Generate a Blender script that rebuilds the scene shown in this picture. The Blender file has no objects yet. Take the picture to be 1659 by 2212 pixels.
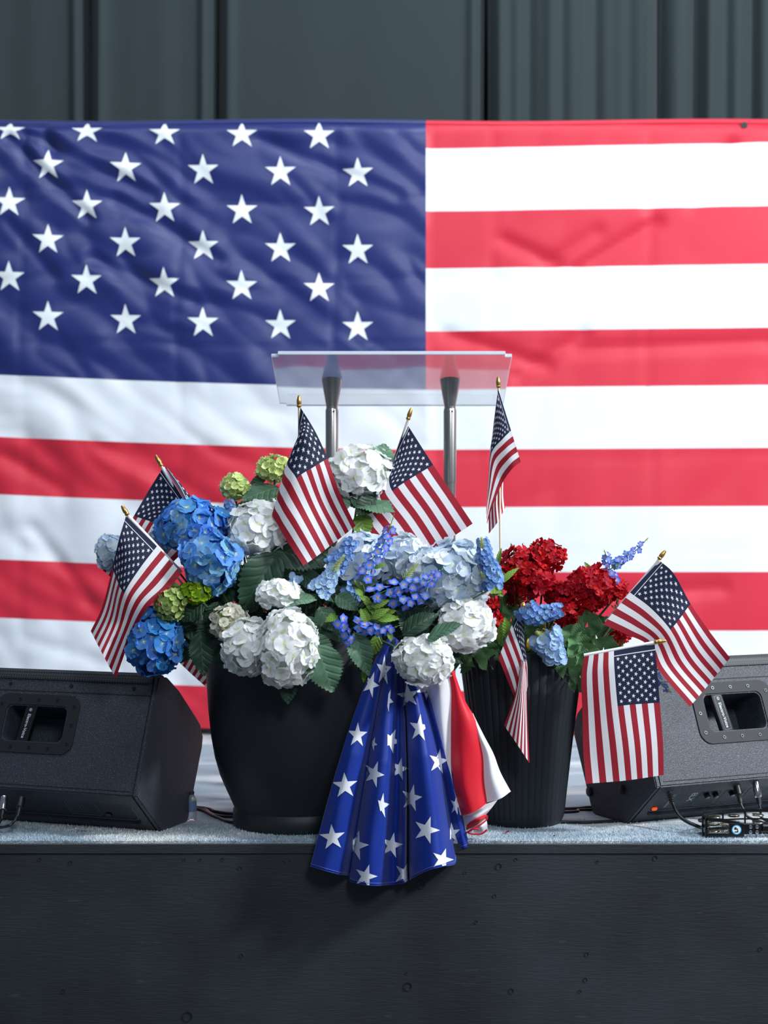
import bpy, bmesh, math, random
import numpy as np
from mathutils import Vector, Matrix, noise
from mathutils.bvhtree import BVHTree

random.seed(7)
S = bpy.context.scene
COL = S.collection
F = 3600.0; HC = 0.742; W, H = 1659.0, 2212.0

# ------------------------------------------------------------------ camera
cd = bpy.data.cameras.new('camera'); cam = bpy.data.objects.new('camera', cd); COL.objects.link(cam)
cam.location = (0, 0, HC); cam.rotation_euler = (math.pi/2, 0, 0)
cd.sensor_fit = 'VERTICAL'; cd.sensor_height = 36.0; cd.lens = F*36.0/H
cd.clip_start = .05; cd.clip_end = 100
cd.dof.use_dof = True; cd.dof.focus_distance = 3.84; cd.dof.aperture_fstop = 2.8
S.camera = cam
# ------------------------------------------------------------------ world, lights, exposure
wd = bpy.data.worlds.new('world'); S.world = wd; wd.use_nodes = True
wd.node_tree.nodes['Background'].inputs[0].default_value = (.62, .76, 1, 1)
wd.node_tree.nodes['Background'].inputs[1].default_value = .24
def area(name, loc, tgt, size, power, color, sy=None):
    l = bpy.data.lights.new(name, 'AREA'); l.energy = power; l.color = color
    l.shape = 'RECTANGLE'; l.size = size; l.size_y = sy or size
    o = bpy.data.objects.new(name, l); COL.objects.link(o); o.location = loc
    o.rotation_euler = (Vector(tgt)-Vector(loc)).to_track_quat('-Z', 'Y').to_euler(); return o
area('key_stage_light', (4.1, 2.3, 3.0), (.1, 4.1, .3), .5, 400, (.94, .97, 1))
area('fill_stage_light', (1.6, -1.6, 4.0), (0.1, 4.1, .4), 1.3, 215, (.88, .94, 1))
area('flag_wash_light', (2.3, 3.3, 3.7), (.9, 5.55, .9), 1.0, 34, (.97, .98, 1), .4)
area('flag_wash_light', (-1.6, 3.2, 3.7), (-.7, 5.55, .9), 1.0, 24, (.93, .96, 1), .4)
area('overhead_house_light', (.6, 3.9, 4.4), (.2, 4.1, 0), 2.2, 100, (.86, .94, 1), 1.2)
S.view_settings.view_transform = 'Standard'; S.view_settings.look = 'None'
S.view_settings.gamma = 1; S.view_settings.use_curve_mapping = False
S.view_settings.exposure = -0.35
S.cycles.max_bounces = 8; S.cycles.transparent_max_bounces = 16

# ------------------------------------------------------------------ helpers
def P(px, py, d):
    """pixel of the 1659x2212 frame at depth d -> world point"""
    return Vector(((px-829.5)/F*d, d, HC-(py-1106)/F*d))
def lin(c):
    return tuple(((v/255)/12.92 if v/255 <= .04045 else ((v/255+.055)/1.055)**2.4) for v in c)
def tag(o, label=None, cat=None, group=None, kind=None):
    if label: o['label'] = label
    if cat: o['category'] = cat
    if group: o['group'] = group
    if kind: o['kind'] = kind
    return o
def empty(name, loc, label=None, cat=None, group=None, rz=0):
    o = bpy.data.objects.new(name, None); COL.objects.link(o); o.location = loc; o.rotation_euler = (0, 0, rz)
    o.empty_display_size = .02
    return tag(o, label, cat, group)
def link(name, me, parent=None, world=False):
    """world=True: the mesh is in world coordinates, shifted into the parent's frame"""
    o = bpy.data.objects.new(name, me); COL.objects.link(o)
    if parent is not None:
        o.parent = parent
        if world:
            M = pm_world(parent); o.matrix_parent_inverse = M.inverted()
    return o
def pm_world(o):
    M = Matrix.LocRotScale(o.location, o.rotation_euler, o.scale)
    if o.parent: M = pm_world(o.parent) @ o.matrix_parent_inverse @ M
    return M
def mesh(name, vs, fs, mat=None, smooth=True, uvs=None, mi=None):
    me = bpy.data.meshes.new(name); me.from_pydata([tuple(v) for v in vs], [], fs)
    if mat is not None:
        for m in (mat if isinstance(mat, (list, tuple)) else [mat]): me.materials.append(m)
    if uvs is not None:
        ul = me.uv_layers.new(name='UVMap')
        li = np.empty(len(me.loops), dtype=np.int32); me.loops.foreach_get('vertex_index', li)
        ul.data.foreach_set('uv', np.asarray(uvs, dtype=np.float32)[li].ravel())
    if mi is not None: me.polygons.foreach_set('material_index', mi)
    if smooth: me.polygons.foreach_set('use_smooth', [True]*len(me.polygons))
    me.update(); return me
def bm_mesh(name, bm, mat, smooth=False):
    me = bpy.data.meshes.new(name); bm.to_mesh(me); bm.free()
    for m in (mat if isinstance(mat, (list, tuple)) else [mat]): me.materials.append(m)
    if smooth: me.polygons.foreach_set('use_smooth', [True]*len(me.polygons))
    return me
def smooth_by_angle(me, ang=35):
    me.polygons.foreach_set('use_smooth', [True]*len(me.polygons))
    try: me.set_sharp_from_angle(angle=math.radians(ang))
    except Exception: pass
    return me
def box_me(name, lo, hi, mat, bev=0, seg=2):
    bm = bmesh.new(); bmesh.ops.create_cube(bm, size=1)
    for v in bm.verts:
        v.co = Vector([lo[i]+(v.co[i]+.5)*(hi[i]-lo[i]) for i in range(3)])
    if bev: bmesh.ops.bevel(bm, geom=bm.edges[:], offset=bev, segments=seg, affect='EDGES', profile=.6)
    return smooth_by_angle(bm_mesh(name, bm, mat))
def tube_me(name, pts, rad, mat, n=8, caps=True):
    pts = [Vector(p) for p in pts]
    if not isinstance(rad, (list, tuple)): rad = [rad]*len(pts)
    vs, fs = [], []; up = Vector((0, 0, 1)); prev = None
    for i, p in enumerate(pts):
        t = (pts[min(i+1, len(pts)-1)]-pts[max(i-1, 0)]).normalized()
        if prev is None:
            a = t.cross(up)
            if a.length < .1: a = t.cross(Vector((1, 0, 0)))
        else: a = prev-t*prev.dot(t)
        a.normalize(); prev = a; b = t.cross(a)
        for k in range(n):
            q = 2*math.pi*k/n; vs.append(p+(a*math.cos(q)+b*math.sin(q))*rad[i])
    for i in range(len(pts)-1):
        for k in range(n):
            k2 = (k+1) % n; fs.append((i*n+k, i*n+k2, (i+1)*n+k2, (i+1)*n+k))
    if caps:
        fs.append(tuple(reversed(range(n)))); fs.append(tuple((len(pts)-1)*n+k for k in range(n)))
    return smooth_by_angle(mesh(name, vs, fs, mat, smooth=False), 50)
def lathe_me(name, prof, mat, n=32, cap=True, ripple=None):
    vs, fs = [], []
    for (r, z) in prof:
        for k in range(n):
            q = 2*math.pi*k/n; rr = r*(1+(ripple(q, z) if ripple else 0)); vs.append((rr*math.cos(q), rr*math.sin(q), z))
    m = len(prof)
    for i in range(m-1):
        for k in range(n):
            k2 = (k+1) % n; fs.append((i*n+k, i*n+k2, (i+1)*n+k2, (i+1)*n+k))
    if cap:
        fs.append(tuple(reversed(range(n)))); fs.append(tuple((m-1)*n+k for k in range(n)))
    return smooth_by_angle(mesh(name, vs, fs, mat, smooth=False), 40)
def hermite(ts, x):
    """interpolation weights of a smooth curve through knots ts, evaluated at x"""
    n = len(ts); w = np.zeros(n)
    k = min(max(int(np.searchsorted(ts, x, side='right'))-1, 0), n-2)
    h = ts[k+1]-ts[k]; s = (x-ts[k])/h
    h00, h10, h01, h11 = 2*s**3-3*s*s+1, s**3-2*s*s+s, -2*s**3+3*s*s, s**3-s*s
    w[k] += h00; w[k+1] += h01
    def tan(i, c):
        if i == 0: w[1] += c/(ts[1]-ts[0]); w[0] -= c/(ts[1]-ts[0])
        elif i == n-1: w[-1] += c/(ts[-1]-ts[-2]); w[-2] -= c/(ts[-1]-ts[-2])
        else: w[i+1] += c/(ts[i+1]-ts[i-1]); w[i-1] -= c/(ts[i+1]-ts[i-1])
    tan(k, h*h10); tan(k+1, h*h11); return w
def net_me(name, us, vs_, net, nu, nv, mat, uv=None):
    """cloth through a net of world points net[iu][iv]"""
    A = np.array([[tuple(p) for p in row] for row in net])
    U = np.linspace(us[0], us[-1], nu); V = np.linspace(vs_[0], vs_[-1], nv)
    WU = np.array([hermite(us, u) for u in U]); WV = np.array([hermite(vs_, v) for v in V])
    pts = np.einsum('ai,bj,ijk->abk', WU, WV, A).reshape(-1, 3)
    uvs = [(u, v) for u in U for v in V] if uv is None else [uv(u, v) for u in U for v in V]
    fs = [(i*nv+j, i*nv+j+1, (i+1)*nv+j+1, (i+1)*nv+j) for i in range(nu-1) for j in range(nv-1)]
    return mesh(name, pts, fs, mat, uvs=uvs)

# ------------------------------------------------------------------ materials
class E:                                             # tiny expression builder on math nodes
    def __init__(s, nt, sock): s.nt = nt; s.s = sock
    def _m(s, op, *o, clamp=False):
        n = s.nt.nodes.new('ShaderNodeMath'); n.operation = op; n.use_clamp = clamp
        for i, x in enumerate((s,)+o):
            if isinstance(x, E): s.nt.links.new(x.s, n.inputs[i])
            else: n.inputs[i].default_value = float(x)
        return E(s.nt, n.outputs[0])
    def __add__(s, o): return s._m('ADD', o)
    def __sub__(s, o): return s._m('SUBTRACT', o)
    def __mul__(s, o): return s._m('MULTIPLY', o)
    def gt(s, o): return s._m('GREATER_THAN', o)
    def lt(s, o): return s._m('LESS_THAN', o)
    def mod(s, o): return s._m('FLOORED_MODULO', o)
    def abs(s): return s._m('ABSOLUTE')
    def floor(s): return s._m('FLOOR')
    def mx(s, o): return s._m('MAXIMUM', o)
def bsdf(name, color, rough=.6, metal=0, spec=.5, sheen=0):
    m = bpy.data.materials.new(name); m.use_nodes = True; b = m.node_tree.nodes['Principled BSDF']
    b.inputs['Base Color'].default_value = (*lin(color), 1); b.inputs['Roughness'].default_value = rough
    b.inputs['Metallic'].default_value = metal; b.inputs['Specular IOR Level'].default_value = spec
    if sheen: b.inputs['Sheen Weight'].default_value = sheen; b.inputs['Sheen Roughness'].default_value = .4
    return m
def N(m, t): return m.node_tree.nodes.new(t)
def L(m, a, b): m.node_tree.links.new(a, b)
def noisecol(m, c2, scale=20, lo=.4, hi=.6, coord='Object', stretch=(1, 1, 1), detail=4):
    b = m.node_tree.nodes['Principled BSDF']; tc = N(m, 'ShaderNodeTexCoord'); mp = N(m, 'ShaderNodeMapping')
    L(m, tc.outputs[coord], mp.inputs[0]); mp.inputs['Scale'].default_value = stretch
    n = N(m, 'ShaderNodeTexNoise'); n.inputs['Scale'].default_value = scale; n.inputs['Detail'].default_value = detail
    L(m, mp.outputs[0], n.inputs['Vector'])
    r = N(m, 'ShaderNodeMapRange'); r.inputs[1].default_value = lo; r.inputs[2].default_value = hi; L(m, n.outputs[0], r.inputs[0])
    x = N(m, 'ShaderNodeMix'); x.data_type = 'RGBA'; L(m, r.outputs[0], x.inputs[0])
    if b.inputs['Base Color'].is_linked: L(m, b.inputs['Base Color'].links[0].from_socket, x.inputs[6])
    else: x.inputs[6].default_value = b.inputs['Base Color'].default_value
    x.inputs[7].default_value = (*lin(c2), 1); L(m, x.outputs[2], b.inputs['Base Color']); return m
def bump(m, scale=200, strength=.3, dist=.001, stretch=(1, 1, 1), detail=3, coord='Object', kind='noise'):
    b = m.node_tree.nodes['Principled BSDF']; tc = N(m, 'ShaderNodeTexCoord'); mp = N(m, 'ShaderNodeMapping')
    L(m, tc.outputs[coord], mp.inputs[0]); mp.inputs['Scale'].default_value = stretch
    if kind == 'noise':
        n = N(m, 'ShaderNodeTexNoise'); n.inputs['Detail'].default_value = detail
    else: n = N(m, 'ShaderNodeTexVoronoi')
    n.inputs['Scale'].default_value = scale; L(m, mp.outputs[0], n.inputs['Vector'])
    u = N(m, 'ShaderNodeBump'); u.inputs['Strength'].default_value = strength; u.inputs['Distance'].default_value = dist
    L(m, n.outputs[0], u.inputs['Height'])
    if b.inputs['Normal'].is_linked: L(m, b.inputs['Normal'].links[0].from_socket, u.inputs['Normal'])
    L(m, u.outputs[0], b.inputs['Normal']); return m
def translucent(m, amt=.3, tint=None):
    b = m.node_tree.nodes['Principled BSDF']; out = m.node_tree.nodes['Material Output']
    t = N(m, 'ShaderNodeBsdfTranslucent'); x = N(m, 'ShaderNodeMixShader'); x.inputs[0].default_value = amt
    if b.inputs['Base Color'].is_linked: L(m, b.inputs['Base Color'].links[0].from_socket, t.inputs[0])
    else: t.inputs[0].default_value = b.inputs['Base Color'].default_value
    L(m, b.outputs[0], x.inputs[1]); L(m, t.outputs[0], x.inputs[2]); L(m, x.outputs[0], out.inputs[0]); return m
def petal_mat(name, edge, mid, centre, amt=.3, var=.12, rcore=.28, rough=.55, hv=None):
    """petal colour runs from centre to rim along UV.y; slight change from flower to flower"""
    m = bsdf(name, edge, rough, spec=.25); b = m.node_tree.nodes['Principled BSDF']
    uv = N(m, 'ShaderNodeUVMap'); sp = N(m, 'ShaderNodeSeparateXYZ'); L(m, uv.outputs[0], sp.inputs[0])
    cr = N(m, 'ShaderNodeValToRGB'); L(m, sp.outputs[1], cr.inputs[0])
    e = cr.color_ramp.elements; e[0].position = .06; e[0].color = (*lin(centre), 1); e[1].position = .95; e[1].color = (*lin(edge), 1)
    k = e.new(rcore); k.color = (*lin(mid), 1)
    oi = N(m, 'ShaderNodeObjectInfo'); hs = N(m, 'ShaderNodeHueSaturation')
    r = N(m, 'ShaderNodeMapRange'); L(m, oi.outputs['Random'], r.inputs[0]); r.inputs[3].default_value = 1-var*1.3; r.inputs[4].default_value = 1+var*.6
    r2 = N(m, 'ShaderNodeMapRange'); L(m, oi.outputs['Random'], r2.inputs[0]); hv = var*.1 if hv is None else hv; r2.inputs[3].default_value = .5-hv; r2.inputs[4].default_value = .5+hv
    L(m, r.outputs[0], hs.inputs['Value']); L(m, r2.outputs[0], hs.inputs['Hue']); L(m, cr.outputs[0], hs.inputs['Color']); L(m, hs.outputs[0], b.inputs['Base Color'])
    return translucent(m, amt)
def flag_mat(name, red, white, blue, weave=1400):
    """printed flag on UV (u fly, v hoist from the top edge): 13 stripes, union of 50 stars, stitched sleeve"""
    m = bsdf(name, white, .62, spec=.3, sheen=.15); nt = m.node_tree; b = nt.nodes['Principled BSDF']
    uv = N(m, 'ShaderNodeUVMap'); sp = N(m, 'ShaderNodeSeparateXYZ'); L(m, uv.outputs[0], sp.inputs[0])
    u = E(nt, sp.outputs[0]); v = E(nt, sp.outputs[1])
    stripe = (v*13).floor().mod(2).lt(.5)
    canton = u.lt(.405)*v.lt(7/13)
    U = (u-.035)*(12/.37); V = v*(10*13/7)
    cu, cv, R = .37*.305/12*1000, .203*7/13/10*1000, 5.2
    def star(dx, dy):
        X = dx*cu; Y = dy*(-cv)
        rho = (X*X+Y*Y)._m('SQRT'); a = ((X._m('ARCTAN2', Y)+math.pi/5).mod(2*math.pi/5)-math.pi/5).abs()
        return ((rho*a._m('COSINE'))*-1+R)._m('MULTIPLY', .3249)._m('GREATER_THAN', rho*a._m('SINE'))
    A = star(U.mod(2)-1, V.mod(2)-1)*U.gt(0)*U.lt(12)*V.gt(0)*V.lt(10)
    B = star((U+1).mod(2)-1, (V+1).mod(2)-1)*U.gt(1)*U.lt(11)*V.gt(1)*V.lt(9)
    stars = A.mx(B); stitch = (u-.04).abs().lt(.0028)
    def mix(f, a, c):
        x = N(m, 'ShaderNodeMix'); x.data_type = 'RGBA'; L(m, f.s, x.inputs[0])
        for i, q in ((6, a), (7, c)):
            if isinstance(q, tuple): x.inputs[i].default_value = (*lin(q), 1)
            else: L(m, q, x.inputs[i])
        return x.outputs[2]
    body = mix(stripe, white, red); un = mix(stars.mx(stitch), blue, white)
    L(m, mix(canton, body, un), b.inputs['Base Color'])
    bump(m, 260, .15, .0006, coord='UV', stretch=(1, .66, 1)); return translucent(m, .17)

M = {}
M['red_cloth'] = translucent(bump(bsdf('red_nylon', (204, 40, 62), .5, spec=.4, sheen=.2), 900, .1, .0005), .1)
M['white_cloth'] = translucent(bump(bsdf('white_nylon', (224, 230, 237), .5, spec=.4, sheen=.2), 900, .1, .0005), .1)
M['blue_cloth'] = bump(bsdf('navy_nylon', (25, 39, 102), .42, spec=.5, sheen=.25), 900, .1, .0005)
M['star_cloth'] = bsdf('star_white', (225, 232, 236), .55)
M['curtain'] = bump(bsdf('charcoal_drape', (45, 55, 58), .85, spec=.2, sheen=.1), 700, .15, .0008)
M['pflag'] = flag_mat('printed_flag_cloth', (156, 28, 46), (228, 230, 234), (20, 30, 60))
M['gold'] = bsdf('brass_plastic', (190, 150, 84), .3, .85)
M['stick'] = bump(bsdf('pale_wood', (222, 205, 178), .55), 60, .1, .0004, (1, 1, .1))
M['sleeve'] = bsdf('white_sleeve', (226, 228, 230), .6)
M['steel'] = bump(bsdf('brushed_steel', (172, 172, 168), .27, .95), 300, .08, .0003, (1, 1, .02))
M['steel_dark'] = bsdf('dark_steel', (40, 40, 42), .5, .6)  # plain dark steel for frame feet, grommet and set screws
M['pot1'] = bump(bsdf('smooth_black_planter', (30, 35, 41), .55, spec=.45), 90, .12, .0008, (1, 1, .15))
M['pot2'] = bump(bsdf('ribbed_black_planter', (28, 34, 40), .55, spec=.4), 260, .25, .0006)
M['soil'] = bump(bsdf('potting_soil', (26, 22, 18), .95), 60, .8, .006)
M['speaker'] = bump(noisecol(bsdf('textured_black_coating', (39, 45, 55), .5, spec=.55), (104, 116, 134), 620, .60, .74, detail=1), 420, 1, .0014, detail=2)
M['speaker_smooth'] = bump(bsdf('black_plastic_trim', (30, 34, 39), .6, spec=.35), 700, .3, .0005)
M['black'] = bsdf('matte_black', (10, 11, 12), .7)
M['rubber'] = bsdf('black_rubber', (16, 17, 19), .42, spec=.5)
M['chrome'] = bsdf('chrome', (200, 200, 204), .15, 1)
M['screw'] = bsdf('dark_screw', (60, 64, 70), .35, .8)
M['print'] = bsdf('white_print', (205, 212, 218), .6)
M['dimprint'] = bsdf('grey_print', (110, 122, 128), .6)
M['logo_blue'] = bsdf('sticker_blue', (32, 138, 190), .4)
M['logo_white'] = bsdf('sticker_white', (225, 235, 240), .4)
M['jingle'] = bsdf('nickel_jingle', (205, 196, 176), .25, 1)
M['plastic_black'] = bsdf('glossy_black_plastic', (14, 15, 17), .25, spec=.6)
M['petal_red_floor'] = bsdf('fallen_petal', (150, 10, 30), .6)
led = bsdf('switch_red', (200, 40, 10), .4); M['led'] = led
b_ = led.node_tree.nodes['Principled BSDF']; b_.inputs['Emission Color'].default_value = (1, .12, .02, 1); b_.inputs['Emission Strength'].default_value = .9
M['stem'] = bsdf('green_stem', (92, 130, 66), .6)
M['stem_dark'] = bsdf('dark_green_stem', (54, 84, 50), .6)
M['bud'] = bsdf('lime_bud', (168, 200, 96), .6)
M['seed'] = bsdf('dry_seed_head', (112, 100, 62), .7)
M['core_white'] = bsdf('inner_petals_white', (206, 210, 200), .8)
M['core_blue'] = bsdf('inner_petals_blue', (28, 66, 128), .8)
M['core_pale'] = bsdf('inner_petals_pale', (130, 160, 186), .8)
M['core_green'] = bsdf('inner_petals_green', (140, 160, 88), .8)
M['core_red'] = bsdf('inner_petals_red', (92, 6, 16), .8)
M['p_white'] = petal_mat('petal_white', (246, 249, 251), (247, 249, 246), (220, 226, 180), .34, .04, .2)
M['p_cream'] = petal_mat('petal_cream', (232, 230, 220), (226, 222, 200), (170, 150, 104), .3, .09)
M['p_blue'] = petal_mat('petal_blue', (94, 158, 230), (86, 152, 226), (186, 206, 160), .3, .2, .22, hv=.014)
M['p_deep'] = petal_mat('petal_deep_blue', (54, 130, 206), (58, 134, 208), (130, 176, 176), .25, .2, .2, hv=.012)
M['p_sky'] = petal_mat('petal_sky_blue', (136, 190, 238), (132, 190, 232), (190, 216, 190), .3, .18, .22, hv=.014)
M['p_pale'] = petal_mat('petal_pale_blue', (196, 214, 234), (206, 222, 238), (222, 234, 210), .3, .09)
M['p_ice'] = petal_mat('petal_ice_blue', (222, 232, 242), (228, 236, 242), (226, 236, 214), .3, .06)
M['p_green'] = petal_mat('petal_pale_green', (216, 226, 168), (204, 220, 130), (170, 196, 80), .3, .1)
M['p_lime'] = petal_mat('petal_lime', (158, 190, 40), (150, 186, 40), (110, 150, 20), .3, .15)
M['p_sage'] = petal_mat('petal_sage_green', (176, 194, 120), (170, 190, 110), (130, 160, 70), .3, .12)
M['p_red'] = petal_mat('petal_red', (186, 8, 30), (178, 5, 26), (110, 4, 18), .2, .2, rough=.6, hv=.004)
M['p_cobalt'] = petal_mat('petal_cobalt', (34, 82, 216), (120, 158, 240), (226, 170, 140), .3, .16, .34, hv=.006)
M['p_peri'] = petal_mat('petal_periwinkle', (112, 154, 218), (128, 168, 224), (176, 200, 200), .3, .16, hv=.008)
M['p_soft'] = petal_mat('petal_soft_blue', (160, 196, 238), (186, 214, 240), (210, 230, 200), .3, .1, hv=.006)
def leaf_mat(name, c, vein, rough=.5):
    m = bsdf(name, c, rough, spec=.35); b = m.node_tree.nodes['Principled BSDF']; nt = m.node_tree
    uv = N(m, 'ShaderNodeUVMap'); sp = N(m, 'ShaderNodeSeparateXYZ'); L(m, uv.outputs[0], sp.inputs[0])
    x = E(nt, sp.outputs[0]); y = E(nt, sp.outputs[1]); ax = x.abs()
    mid = ax.lt(.03)
    nz = N(m, 'ShaderNodeTexNoise'); nz.inputs['Scale'].default_value = 5; L(m, uv.outputs[0], nz.inputs['Vector']); wz = E(nt, nz.outputs[0])
    side = ((y-ax*.75+ax*ax*.5+wz*.05)*6.2).mod(1)-.5
    sv = side.abs().lt(.045)
    v = mid.mx(sv)
    hgt = (side.abs()*2)._m('MINIMUM', .5).__sub__(mid*.5)
    mx_ = N(m, 'ShaderNodeMix'); mx_.data_type = 'RGBA'; L(m, (v*.3).s, mx_.inputs[0])
    oi = N(m, 'ShaderNodeObjectInfo'); hs = N(m, 'ShaderNodeHueSaturation'); hs.inputs['Color'].default_value = (*lin(c), 1)
    r = N(m, 'ShaderNodeMapRange'); L(m, oi.outputs['Random'], r.inputs[0]); r.inputs[3].default_value = .7; r.inputs[4].default_value = 1.15
    L(m, r.outputs[0], hs.inputs['Value']); L(m, hs.outputs[0], mx_.inputs[6]); mx_.inputs[7].default_value = (*lin(vein), 1)
    L(m, mx_.outputs[2], b.inputs['Base Color'])
    bu = N(m, 'ShaderNodeBump'); bu.inputs['Strength'].default_value = .7; bu.inputs['Distance'].default_value = .003
    L(m, hgt.s, bu.inputs['Height']); L(m, bu.outputs[0], b.inputs['Normal'])
    return translucent(m, .14)
M['leaf_dark'] = leaf_mat('hydrangea_leaf_dark', (40, 68, 52), (82, 112, 88))
M['leaf_mid'] = leaf_mat('hydrangea_leaf', (74, 108, 84), (112, 142, 116))
M['leaf_light'] = leaf_mat('hydrangea_leaf_light', (108, 146, 118), (150, 182, 150))
M['leaf_bright'] = leaf_mat('small_bright_leaf', (110, 148, 58), (150, 180, 92), .4)
M['leaf_ger'] = leaf_mat('geranium_leaf', (92, 134, 86), (108, 142, 92), .6)
M['leaf_yellow'] = bsdf('yellowed_leaf', (196, 150, 50), .6)
# carpet
m = bsdf('distressed_blue_carpet', (164, 180, 192), .95, spec=.1)
noisecol(m, (222, 228, 230), 2.2, .50, .64, stretch=(1, 2.2, 1)); noisecol(m, (124, 138, 150), 6, .60, .74, stretch=(1, 2, 1))
bump(m, 420, .9, .004); M['carpet'] = m
M['pile'] = noisecol(bsdf('carpet_yarn', (168, 186, 198), .95, spec=.1), (222, 228, 230), 2.2, .50, .64, stretch=(1, 2.2, 1))
# painted plywood
m = bsdf('black_painted_plywood', (47, 53, 59), .5, spec=.45)
noisecol(m, (32, 36, 40), 4, .3, .7); noisecol(m, (58, 64, 70), 26, .68, .8, stretch=(.5, 1, 2.5))
bump(m, 34, .35, .0022, (1, 1, 9), 6); bump(m, 160, .25, .0008, (.25, 1, 6), 4); M['ply'] = m
M['hall'] = bsdf('dark_hall_floor', (48, 50, 54), .6)
M['wall'] = bsdf('dark_back_wall', (30, 33, 36), .9)
m = bpy.data.materials.new('clear_acrylic'); m.use_nodes = True; b = m.node_tree.nodes['Principled BSDF']
b.inputs['Base Color'].default_value = (.97, .99, 1, 1); b.inputs['Roughness'].default_value = .02
b.inputs['Transmission Weight'].default_value = 1; b.inputs['IOR'].default_value = 1.49; M['acrylic'] = m
dfz = N(m, 'ShaderNodeBsdfDiffuse'); dfz.inputs[0].default_value = (.85, .9, .95, 1); xz = N(m, 'ShaderNodeMixShader'); xz.inputs[0].default_value = .16  # diffuse white mixed in paints the carpet's milky reflection as an even haze
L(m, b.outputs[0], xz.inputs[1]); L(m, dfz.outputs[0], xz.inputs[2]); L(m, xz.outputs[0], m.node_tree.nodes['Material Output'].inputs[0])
M['acrylic_edge'] = translucent(bsdf('lit_sawn_acrylic_edge', (206, 218, 228), .25), .4)  # whitish cut edge; its paleness also stands in for light gathered in the plate
m = bsdf('speaker_grille', (30, 33, 37), .4, .4); M['grille'] = m
nt = m.node_tree; b = nt.nodes['Principled BSDF']
tc = N(m, 'ShaderNodeTexCoord'); vo = N(m, 'ShaderNodeTexVoronoi'); vo.inputs['Scale'].default_value = 150; vo.inputs['Randomness'].default_value = .0
L(m, tc.outputs['Object'], vo.inputs[0]); rr = N(m, 'ShaderNodeMapRange'); rr.inputs[1].default_value = .36; rr.inputs[2].default_value = .44
L(m, vo.outputs[0], rr.inputs[0]); mx_ = N(m, 'ShaderNodeMix'); mx_.data_type = 'RGBA'; L(m, rr.outputs[0], mx_.inputs[0])
mx_.inputs[6].default_value = (.001, .001, .001, 1); mx_.inputs[7].default_value = (*lin((52, 57, 62)), 1); L(m, mx_.outputs[2], b.inputs['Base Color']); b.inputs['Metallic'].default_value = 0; b.inputs['Roughness'].default_value = .6

# ================================================================== THE SETTING
YE = 3.75                                                     # front edge of the stage
tag(link('floor', box_me('floor', (-4, YE+.006, -.03), (4, 7.4, 0), M['carpet'])), kind='structure')
o = tag(link('floor', box_me('hall_floor', (-5, -2, -.75), (5, YE, -.65), M['hall'])), kind='structure')
tag(link('wall_back', box_me('wall_back', (-4, 6.4, -.02), (4, 6.5, 3.6), M['wall'])), kind='structure')
# stage riser: plywood panels, top edge strip, screws
riser = tag(link('wall_front', box_me('riser', (-4, YE+.02, -.65), (4, YE+.1, -.031), M['ply'])), kind='structure')
for x0, x1 in ((-4, -1.22), (-1.217, 1.22), (1.223, 4)):
    link('plywood_panel', box_me('plywood_panel', (x0, YE+.0015, -.65), (x1, YE+.02, -.0285), M['ply'], .0012, 1), riser)
link('top_strip', box_me('top_strip', (-4, YE-.001, -.0275), (4, YE+.02, -.005), M['ply'], .0015, 1), riser)
dim = lathe_me('screw', [(.0001, -.003), (.0035, -.0035), (.0042, .0003), (.0062, .0008), (.0062, -.002)], M['screw'], 14)
holes = [(85, 1857, .7), (152, 1864, .8), (398, 1858, .6), (432, 1858, .6), (480, 1857, .6), (518, 1876, .8), (612, 1864, .7), (625, 1861, .5),
         (1077, 1872, 1.3), (1114, 1857, .7), (1290, 1862, .6), (1415, 1854, 1), (1068, 1936, .8), (1028, 1992, .7), (910, 1911, 1.6),
         (521, 2065, .8), (878, 2103, .6), (881, 2131, 1.7), (1267, 2062, .9), (1264, 2117, .9), (1252, 2142, .7), (1104, 2141, 1.1),
         (136, 2142, .8), (405, 2196, 2.0), (1642, 2051, .9), (1004, 1886, .6)]
for px, py, s in holes:
    o = link('screw', dim, riser); o.location = P(px, py, YE+.001); o.rotation_euler = (math.pi/2, 0, 0); o.scale = (s*.9, s*.9, s*.9)

# carpet pile along the near edge
rng = np.random.default_rng(3); n = 26000
bx = rng.uniform(-1.05, 1.05, n); by = YE+.004+rng.power(.55, n)*0+rng.beta(.7, 2.2, n)*.30
hh = rng.uniform(.002, .0055, n); ang = rng.uniform(0, math.pi, n); lx = rng.normal(0, .0016, n); ly = rng.normal(0, .0016, n)
wv = .0011; A = np.zeros((n, 3, 3))
A[:, 0] = np.stack([bx-np.cos(ang)*wv, by-np.sin(ang)*wv, np.zeros(n)-.0005], 1); A[:, 1] = np.stack([bx+np.cos(ang)*wv, by+np.sin(ang)*wv, np.zeros(n)-.0005], 1)
A[:, 2] = np.stack([bx+lx, by+ly, hh], 1)
fl = bpy.data.objects['floor']
o = link('carpet_pile', mesh('carpet_pile', A.reshape(-1, 3), [(3*i, 3*i+1, 3*i+2) for i in range(n)], M['pile'], smooth=False), fl); o['kind'] = 'stuff'

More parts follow.
